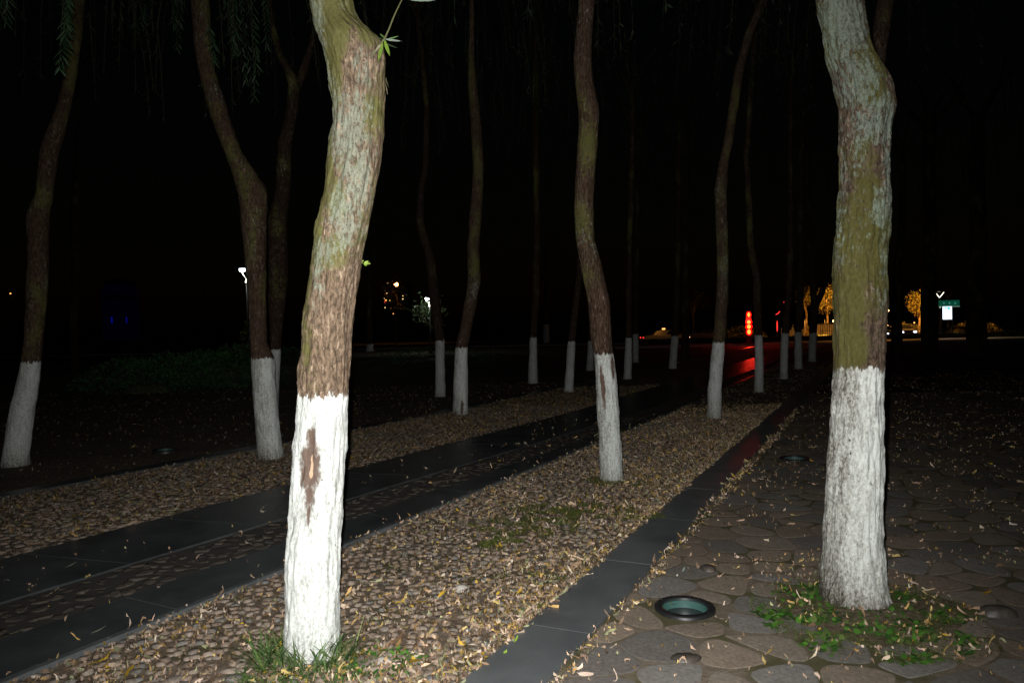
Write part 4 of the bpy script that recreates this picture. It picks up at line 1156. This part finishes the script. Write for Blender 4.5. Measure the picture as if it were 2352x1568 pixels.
street_lamp('bright orange street lamp among leaves right of the brightest willow', 910, 653, 110, 'sodium', .33, 300)
street_lamp('warm orange lamp directly right of the mossy trunk, highest of three', 2038, 713, 110, 'sodium', .24, 200)
street_lamp('small warm lamp right of the mossy trunk, middle of three', 2033, 737, 100, 'sodium', .16, 60)
street_lamp('small warm lamp at the left edge of the mossy trunk', 1916, 737, 100, 'sodium', .20, 80)
street_lamp('tall sodium street lamp hidden behind the mossy trunk', 1968, 560, 84, 'sodium', .3, 40000)
street_lamp('tall sodium street lamp hidden behind the broad black trunk', 2136, 600, 86, 'sodium', .3, 20000)
street_lamp('sodium street lamp screened by the black trunk left of the barrier panels', 1573, 640, 66, 'sodium', .12, 220)
street_lamp('low sodium lamp over the footpath, hidden behind the mossy trunk', 1985, 600, 58, 'sodium', .12, 900)
street_lamp('tiny orange lamp at the far left edge', 24, 674, 120, 'sodium_dim', .12)
# V shaped white lamp
def vlamp():
    Y = 60; p = wp(2158, 683, Y); t = empty('v_lamp', Vector((p.x, Y, -.5))); tag(t, 'park lamp with two white tubes forming a V, right of the broad black trunk', 'lamp')
    h = p.z + .5
    MB().lathe((0, .05, 0), [(.06, 0), (.04, h)], 8).build('pole', M['dark_metal'], t, True)
    for s in (-1, 1):
        e = wp(2158 + s * 10, 671, Y); MB().tube([(s * .01, 0, h), (e.x - p.x, 0, e.z + .5)], .032, 8).build('light_tube', M['lamp_cream'], t, True)
    MB().lathe((0, .05, h + .42), [(.05, 0), (.14, .05), (.14, .08)], 10).build('cap', M['white_metal'], t)
    m = wp(2160, 703, Y); MB().box((m.x - p.x, -.02, m.z + .5), (.06, .05, .3)).build('indicator', M['lamp_cream'], t)
    l = bpy.data.lights.new('v_lamp_light', 'SPOT'); l.energy = 90; l.color = (1, .9, .55); l.spot_size = math.radians(145); l.spot_blend = .4; l.shadow_soft_size = .2
    o = bpy.data.objects.new('v_lamp_light', l); COL.objects.link(o); o.parent = t; o.location = (0.8, -4.0, 3.4)
vlamp()

# ------------------------------------------------------------------ road, footpath, hedge
def sheet(name, x0, x1, y0, y1, z, mat):
    return tag(link(name, npmesh(name, [(x0, y0, z), (x1, y0, z), (x1, y1, z), (x0, y1, z)], [(0, 1, 2, 3)], M[mat], False)), kind='structure')
sheet('forecourt', -10, 70, 28, 47, .004, 'path_slab') if False else None
sheet('footpath', 6, 70, 48, 54, .012, 'pale_paving')
rk = MB(); rk.box((40, 47.9, .03), (70, .16, .10)); tag(rk.build('kerb', M['concrete']), kind='structure')
sheet('road', -60, 140, 60.5, 78, -.505, 'asphalt')
for y, nm in ((60.3, 'road_kerb'), (78.2, 'road_kerb')):
    q = MB(); q.box((40, y, -.44), (200, .3, .16)); tag(q.build(nm, M['concrete']), kind='structure')
sheet('far_footpath', -60, 140, 78.4, 84, -.42, 'pale_paving')
ln = MB()
for k in range(14): ln.box((-10 + k * 8, 69, -.498), (3.5, .15, .006))
tag(ln.build('lane_marking', M['white_metal']), kind='structure')
def hedge(label, x0, x1, Y, h, seed):
    g = np.random.default_rng(seed); n = int((x1 - x0) * 220)
    P = np.stack([g.uniform(x0, x1, n) - x0, g.uniform(-.3, .3, n), np.abs(g.uniform(0, h, n))], 1)
    V, Fc, C = ribbons(P, g.normal(0, 1, (n, 3)), g.normal(0, 1, (n, 3)), g.uniform(.06, .12, n), g.uniform(.03, .05, n), g.normal(0, .3, n), np.outer(g.uniform(.4, 1, n), [.02, .045, .018]), K=2, prof=np.array([.3, 1, .1]))
    t = empty('low_hedge', (x0, Y, 0)); tag(t, label, 'hedge')
    link('foliage', npmesh('foliage', V, Fc, M['leaf'], False, col=C), t)
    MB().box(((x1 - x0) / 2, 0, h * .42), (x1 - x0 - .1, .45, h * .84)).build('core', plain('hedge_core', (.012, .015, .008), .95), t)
hedge('long low black hedge between the footpath and the road', 9, 44, 56.5, .42, 3)

# ------------------------------------------------------------------ red pedestrian signal with lit column
def signal(label, px, Y, lights, mat, w, top_y, group):
    b = wp(px, 800, Y); t = empty('pedestrian_signal', Vector((b.x, Y, 0))); tag(t, label, 'traffic light', group)
    h = wp(px, top_y, Y).z + .12
    MB().box((0, .09, h / 2), (w * 1.7, .12, h)).build('column', M['black'], t)
    MB().box((0, .05, .06), (w * 2.4, .36, .12)).build('base', M['dark_metal'], t)
    for (y0, y1, ww) in lights:
        z1, z0 = wp(px, y0, Y).z, wp(px, y1, Y).z; zc, hh = (z0 + z1) / 2, (z1 - z0) / 2
        v = [(ww / 2 * math.cos(a), .012, zc + hh * math.sin(a)) for a in np.linspace(0, 2 * math.pi, 16, endpoint=False)]
        v2 = [(x * .8, -.02, zc + (z - zc) * .8) for x, y, z in v]
        f = [tuple(range(16, 32))] + [(i, (i + 1) % 16, 16 + (i + 1) % 16, 16 + i) for i in range(16)]
        MB().add(v + v2, f).build('red_light', M[mat], t)
        if mat == 'red_led':  # added larger glowing oval behind each light, imitating its bloom
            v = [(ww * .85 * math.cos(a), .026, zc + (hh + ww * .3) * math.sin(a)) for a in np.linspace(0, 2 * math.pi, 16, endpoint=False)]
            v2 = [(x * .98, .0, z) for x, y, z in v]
            MB().add(v + v2, f).build('red_halo', M['red_halo_ring'], t)
    return t
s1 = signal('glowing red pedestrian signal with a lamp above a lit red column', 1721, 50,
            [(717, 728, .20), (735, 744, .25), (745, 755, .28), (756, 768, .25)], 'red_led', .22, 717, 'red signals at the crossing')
zc = wp(1721, 745, 50)
point('red_signal_light', (zc.x, 49.7, 1.6), 110, (1, .03, .02), s1, .2)
s2 = signal('slim red lit post to the right of the large red signal', 1786, 62, [(736, 762, .10)], 'red_dim', .10, 734, 'red signals at the crossing')
def arc_light(label, pts_, Y, mat, name, cat, r=.05):
    b = wp(pts_[0][0], 800, Y); t = empty(name, Vector((b.x, Y, -.5))); tag(t, label, cat)
    w = [wp(x, y, Y) - t.location for x, y in pts_]
    MB().tube(w, r, 6).build('light_bar', M[mat], t, True)
    MB().lathe((w[0].x, .08, 0), [(.05, 0), (.04, w[0].z)], 8).build('pole', M['dark_metal'], t, True)
arc_light('small curved red light above the slim red post', [(1782, 722), (1787, 720), (1791, 715)], 66, 'red_dim', 'arched_light', 'light', .035)
arc_light('tiny horizontal red light high right of the red signal', [(1800, 694), (1807, 693)], 70, 'red_dim', 'marker_light', 'light', .03)

# ------------------------------------------------------------------ bus stop sign
def bus_sign():
    Y = 58.5; c = wp(2180, 697, Y); t = empty('bus_stop_sign', Vector((c.x, Y, -.5))); tag(t, 'green headed bus stop sign with a bright white and blue panel', 'sign')
    L = lambda x, y: wp(x, y, Y) - t.location
    a, b = L(2157, 690), L(2203, 702)
    green = glow('green_header', (.01, .22, .13), .22)
    MB().box(((a.x + b.x) / 2, 0, (a.z + b.z) / 2), (b.x - a.x, .12, abs(a.z - b.z))).build('header_board', green, t)
    MB().box(((a.x + b.x) / 2, -.01, b.z - .05), (b.x - a.x + .02, .14, .07)).build('header_sill', glow('sill_light', (.3, .42, .36), .35), t)
    for x in (2167, 2180, 2193):                      # three pale characters on the header
        p = L(x, 696); q = MB()
        q.box((p.x, -.065, p.z + .04), (.12, .01, .018)); q.box((p.x, -.065, p.z - .01), (.09, .01, .018)); q.box((p.x, -.066, p.z), (.018, .01, .14)); q.box((p.x, -.065, p.z - .06), (.13, .01, .015))
        q.build('character', glow('pale_character', (.2, .6, .5), .5), t)
    a, b = L(2164, 704), L(2185, 733)
    MB().box(((a.x + b.x) / 2, 0, (a.z + b.z) / 2), (b.x - a.x + .06, .14, abs(a.z - b.z) + .06)).build('panel_frame', M['dark_metal'], t)
    MB().box(((a.x + b.x) / 2, -.075, (a.z + b.z) / 2), (b.x - a.x, .02, abs(a.z - b.z))).build('lit_panel', glow('panel_white', (.72, .85, 1.0), 2.6), t)
    cy = glow('panel_cyan', (.05, .55, .75), 1.0); q = MB()
    for k, (x0, x1, y) in enumerate([(2167, 2176, 706.5), (2168, 2177, 714), (2168, 2182, 721), (2168, 2177, 727)]):
        p0, p1 = L(x0, y), L(x1, y); q.box(((p0.x + p1.x) / 2, -.088, p0.z), (p1.x - p0.x, .006, .10 if k == 0 else .03))
    p0 = L(2178, 708); q.box((p0.x, -.088, p0.z), (.16, .006, .22)); q.build('panel_print', cy, t)
    p0 = L(2178, 731); MB().box((p0.x, -.089, p0.z), (.08, .006, .12)).build('panel_mark', glow('panel_blue', (.02, .2, .7), .8), t)
    for x in (2162, 2187):
        p = L(x, 733); MB().lathe((p.x, .03, 0), [(.045, 0), (.04, a.z + .2)], 8).build('post', M['dark_metal'], t, True)
bus_sign()

# ------------------------------------------------------------------ lit background trees
def bg_tree(label, px, py, Y, rx, ry, n, cols, seed, tr=.12, leaf=.22, name='street_tree', group='trees lit by street lamps across the road', bare=False):
    c = wp(px, py, Y); t = empty(name, Vector((c.x, Y, -.5))); tag(t, label, 'tree', group)
    s = Y / FPX; h = c.z + .5; g = np.random.default_rng(seed)
    MB().tube([(0, 0, 0), (.1, 0, h * .5), (0, 0, h)], [tr * 1.3, tr, tr * .5], 8).build('trunk', M['concrete'] if bare else plain('street_bark', (.18, .14, .10), .9), t, True)
    for k in range(5):
        a = g.uniform(0, 6.28); e = (math.cos(a) * rx * s * .7, math.sin(a) * rx * s * .7, h + g.uniform(-.2, .8) * ry * s)
        MB().tube([(0, 0, h * (.55 if not bare else .8)), (e[0] * .5, e[1] * .5, (h * .7 + e[2] * .3)), e], [tr * .5, tr * .35, tr * .12], 6).build('limb', M['concrete'] if bare else plain('street_bark', (.18, .14, .10), .9), t, True)
    if n:
        d = g.normal(0, 1, (n, 3)); d /= np.linalg.norm(d, axis=1, keepdims=True); d *= g.uniform(.35, 1.05, n)[:, None]
        d *= (.72 + .5 * vnoise(d / (np.linalg.norm(d, axis=1, keepdims=True) + 1e-6) * 2.2 + seed))[:, None]
        keep = (vnoise(d * 3.2 + seed) * .6 + vnoise(d * 7 + seed) * .4) > .44
        d = d[keep]; n = len(d)
        P = d * [rx * s, rx * s, ry * s] + [0, 0, h]
        C = np.array(cols)[g.integers(0, len(cols), n)] * g.uniform(.5, 1.4, n)[:, None]
        V, Fc, C = ribbons(P, g.normal(0, 1, (n, 3)), g.normal(0, 1, (n, 3)), g.uniform(.6, 1.3, n) * leaf, g.uniform(.35, .6, n) * leaf, g.normal(0, .4, n), C, K=2, prof=np.array([.3, 1, .1]))
        link('crown', npmesh('crown', V, Fc, M['leaf'], False, col=C), t)
    return t
LY = [(.16, .15, .04), (.10, .11, .03), (.22, .17, .05)]
bg_tree('golden lit crown cut off by the forked dark willow', 1850, 678, 92, 20, 27, 1500, LY, 1)
bg_tree('brightest golden crown left of the mossy trunk', 1898, 688, 90, 28, 34, 2200, LY, 2)
bg_tree('round golden crown left of the broad black trunk', 2110, 697, 90, 26, 32, 2400, LY, 3)
bg_tree('bare orange lit trunk rising above the bus stop sign', 2176, 678, 66, 16, 16, 0, LY, 4, .09, bare=True)
bg_tree('dim brown crown right of the wavy middle trunk', 1440, 650, 85, 34, 26, 1300, [(.09, .07, .03), (.05, .05, .02)], 5, leaf=.16)
bg_tree('leafy crown sparkling round the orange street lamp', 905, 672, 107, 34, 40, 1100, [(.16, .12, .03), (.10, .08, .03)], 6, leaf=.35)
bg_tree('dim orange crown over the barrier panels', 1590, 690, 95, 40, 30, 1200, [(.06, .05, .02)], 7)
for k, (px, Y, lab) in enumerate([(2200, 64, 'orange lit bush right below the bus stop sign'), (1960 - 95, 84, 'dim bush by the railing left of the mossy trunk')]):
    c = wp(px, 780, Y); shrub('shrub', lab, c.x, Y, 1.5, .8, 1.2, 1200, [(.14, .09, .03), (.08, .06, .02)], 80 + k, L=.16, z0=-.5)
# sparks: small lit windows seen through the leaves
t = empty('lit_facade', Vector((wp(905, 800, 130).x, 130, -.5))); tag(t, 'distant facade with scattered orange lights below the orange street lamp', 'building')
L = lambda x, y, Y=128.9: wp(x, y, Y) - t.location
a, b = L(880, 648, 130), L(945, 765, 130)
MB().box(((a.x + b.x) / 2, 1.2, a.z / 2), (b.x - a.x, 2.4, a.z)).build('wall', plain('facade_wall', (.02, .018, .016), .9), t)
red = glow('red_window', (1, .08, .06), .9)
for x, y, w in [(887, 649, 1.6), (882, 667, 1), (886, 673, 1.3), (888, 672, 1), (895, 673, 1), (870, 685, 1.4), (884, 689, 2), (893, 689, 1.8), (882, 706, 1.2), (896, 707, 2), (904, 707, 1.2),
                (872, 690, 1.2), (879, 694, 1.2), (923, 679, 1.4), (923, 686, 1.4), (902, 720, 2.2)]:
    p = L(max(x, 881.5), y); MB().box((p.x, 0, p.z), (w * .075 * 1.8, .05, .13)).build('window', red if (x, y) in ((872, 690), (879, 694)) else (M['sodium_dim'] if w > 1.9 else M['warm_spark']), t)
# blue lit pavilion
Yp = 105; c = wp(262, 760, Yp)
t = empty('pavilion', Vector((c.x, Yp, -.5))); tag(t, 'far pavilion washed in faint blue light at the left', 'building')
L = lambda x, y: wp(x, y, Yp) - t.location
a, b = L(236, 668), L(292, 745)
w = b.x - a.x
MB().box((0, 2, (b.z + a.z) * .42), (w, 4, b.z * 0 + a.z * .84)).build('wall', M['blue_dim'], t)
MB().box((0, 2, a.z * .86 + .25), (w * 1.15, 5, .5), taper=.8).build('lower_roof', plain('pavilion_roof', (.02, .02, .03), .8), t)
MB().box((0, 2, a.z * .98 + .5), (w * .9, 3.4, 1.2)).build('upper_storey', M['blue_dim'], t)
MB().box((0, 2, a.z * .98 + 1.5), (w * 1.05, 4.5, .8), taper=.5).build('upper_roof', plain('pavilion_roof', (.02, .02, .03), .8), t)
for x in (257, 291):
    p0, p1 = L(x - 2, 728), L(x + 2, 742); MB().box(((p0.x + p1.x) / 2, -.03, (p0.z + p1.z) / 2), (.22 if x == 257 else .14, .05, abs(p0.z - p1.z))).build('blue_window', M['blue_led'], t)

# ------------------------------------------------------------------ barrier panels, railing, gate pillars
def panel_fence(label, px0, px1, Y, y0, y1, n, mat, z0=-.42, group=None):
    a, b = wp(px0, y0, Y), wp(px1, y1, Y); t = empty('panel_fence', Vector((a.x, Y, z0))); tag(t, label, 'fence', group)
    w = (b.x - a.x) / n; h = a.z - z0
    for k in range(n): MB().box((w * (k + .5), 0, h * .48), (w * .94, .04, h * .82)).build('panel', M[mat], t)
    for k in range(n + 1): MB().box((w * k, 0, h * .55), (.08, .09, h * 1.1)).build('post', M['concrete'], t)
    return t
M['orange_panel'] = plain('orange_brown_panel', (.42, .22, .14), .7)
panel_fence('row of reddish barrier panels across the road, left of the red signal', 1580, 1652, 80, 763, 780, 4, 'orange_panel')
panel_fence('pale barrier panels across the road, right of the red posts', 1795, 1832, 80, 755, 775, 3, 'concrete')
def railing(label, px0, px1, Y, y0, z0, n):
    a, b = wp(px0, y0, Y), wp(px1, y0, Y); t = empty('railing', Vector((a.x, Y, z0))); tag(t, label, 'railing')
    w = b.x - a.x; h = a.z - z0
    for z in (.12, h * .55, h): MB().box((w / 2, 0, z), (w, .05, .05)).build('rail', M['dark_metal'], t)
    for k in range(n): MB().box((w * k / (n - 1), .03, h / 2), (.05, .05, h)).build('picket', M['dark_metal'], t)
railing('dark railing beside the left edge of the mossy trunk', 1885, 1925, 79, 745, -.42, 9)
railing('dark railing seen to the right of the mossy trunk', 2026, 2100, 86, 752, -.42, 12)
t = empty('lit_kiosk', Vector((wp(1900, 780, 81).x, 81.5, -.42))); tag(t, 'low kiosk with a warm lit counter beside the railing', 'kiosk')
MB().box((0, .6, .75), (1.9, 1.1, 1.5)).build('wall', M['concrete'], t); MB().box((0, .6, 1.56), (2.2, 1.4, .1)).build('roof', M['dark_metal'], t)
MB().box((-.2, .03, .28), (1.1, .04, .22)).build('lit_window', glow('amber_window', (1, .55, .06), 1.4), t)

# ------------------------------------------------------------------ cars
M['car_silver'] = plain('car_silver_paint', (.45, .42, .38), .3, .5)
M['car_dark'] = plain('car_dark_paint', (.05, .05, .06), .3, .3)
M['car_glass'] = plain('car_glass', (.02, .022, .025), .08, 0, .6)
M['tyre'] = plain('tyre_rubber', (.02, .02, .02), .8)
def car(label, x, Y, rz, paint, head='head_white', tail='red_dim', roof_sign=None, z0=-.5):
    t = empty('parked_car', (x, Y, z0), rz); tag(t, label, 'car', 'cars on the road beyond the hedge')
    prof = [(-2.2, .35), (-2.25, .75), (-1.95, .92), (-1.35, .98), (-.85, 1.38), (-.1, 1.47), (.7, 1.42), (1.35, 1.0), (2.1, .86), (2.25, .6), (2.2, .3)]
    v = []; f = []
    for s in (-1, 1):
        for px_, pz in prof: v.append((px_, s * (.82 if pz < 1.0 else .66), pz))
    n = len(prof)
    for i in range(n - 1): f.append((i, i + 1, n + i + 1, n + i))
    f += [tuple(range(n))[::-1], tuple(range(n, 2 * n)), (0, n, 2 * n - 1, n - 1)]
    MB().add(v, f).build('body', M[paint], t)
    for s in (-1, 1):
        MB().add([(-1.2, s * .775, 1.0), (-.8, s * .68, 1.34), (.65, s * .68, 1.36), (1.15, s * .775, 1.03)], [(0, 1, 2, 3)]).build('side_window', M['car_glass'], t)
        for px_ in (-1.4, 1.4):
            w = MB().lathe((px_, s * .76, .32), [(.31, -.1), (.32, 0), (.31, .1)], 16, 'y').build('wheel', M['tyre'], t)
            MB().lathe((px_, s * .87, .32), [(.18, -.01), (.17, .01)], 10, 'y').build('rim', M['white_metal'], w)
        MB().box((2.23, s * .6, .68), (.06, .28, .12)).build('headlight', M[head], t)
        MB().box((-2.25, s * .62, .74), (.06, .26, .12)).build('taillight', M[tail], t)
    MB().add([(1.33, -.6, 1.03), (1.33, .6, 1.03), (.76, .56, 1.41), (.76, -.56, 1.41)], [(0, 1, 2, 3)]).build('windscreen', M['car_glass'], t)
    if roof_sign: MB().box((-.1, 0, 1.55), (.18, .5, .13)).build('roof_sign', M[roof_sign], t)
    return t
car('pale car with an orange roof light under the street lamp, left of the barrier panels', wp(1520, 780, 72).x + .3, 72, .05, 'car_silver', 'warm_spark', 'red_dim', 'sodium_dim')
car('dark car with bluish white headlights right of the mossy trunk', wp(2040, 780, 68).x, 70, -1.4, 'car_dark')
car('dark car with white headlights in front of the railing at right', wp(2076, 780, 76).x, 76.5, -1.75, 'car_dark')

# ------------------------------------------------------------------ small lit things across the road
def lit_post(label, px, y0, y1, Y, mat, r=.05, name='bollard', cat='bollard', z0=-.5):
    a, b = wp(px, y0, Y), wp(px, y1, Y); t = empty(name, Vector((a.x, Y, z0))); tag(t, label, cat)
    h = a.z - z0
    MB().lathe((0, 0, 0), [(r, 0), (r * .9, h)], 8).build('post', M[mat], t, True)
    MB().lathe((0, 0, 0), [(r * 1.3, h), (r * 1.3, h + .05), (r * .6, h + .09)], 8).build('cap', M['dark_metal'], t, True)
    return t
lit_post('pale lit post between the two willow bases right of the red signal', 1821, 745, 770, 63, 'white_metal')
lit_post('orange lit pole left of the golden crown', 1848, 735, 772, 82, 'concrete', .07, 'pole', 'pole')
lit_post('thin pale pole beside the railing left of the mossy trunk', 1894, 735, 770, 80, 'white_metal', .04, 'pole', 'pole')
street_lamp('faint orange lamp head above the leaning willow left of the barrier panels', 1556, 699, 88, 'sodium_dim', .10)
street_lamp('tiny warm lamp beside the mossy trunk, lowest of three', 2038, 748, 96, 'sodium', .12)
street_lamp('pin prick of warm light above the dark cars', 2100, 741, 118, 'sodium_dim', .12)
for k, (px, y, lab) in enumerate([(1640, 770, 'dim low bush behind the barrier panels'), (1700, 772, 'dim low bush behind the red signal'), (1990, 772, 'low bush across the road behind the mossy trunk'), (2080, 772, 'low bush behind the two dark cars'), (2240, 772, 'low bush far right beyond the bus stop sign')]):
    c = wp(px, y, 86); shrub('shrub', lab, c.x, 86, 3.0, 1.2, 1.3, 900, [(.045, .035, .012), (.025, .03, .01)], 90 + k, L=.22, group='low bushes across the road', z0=-.42)
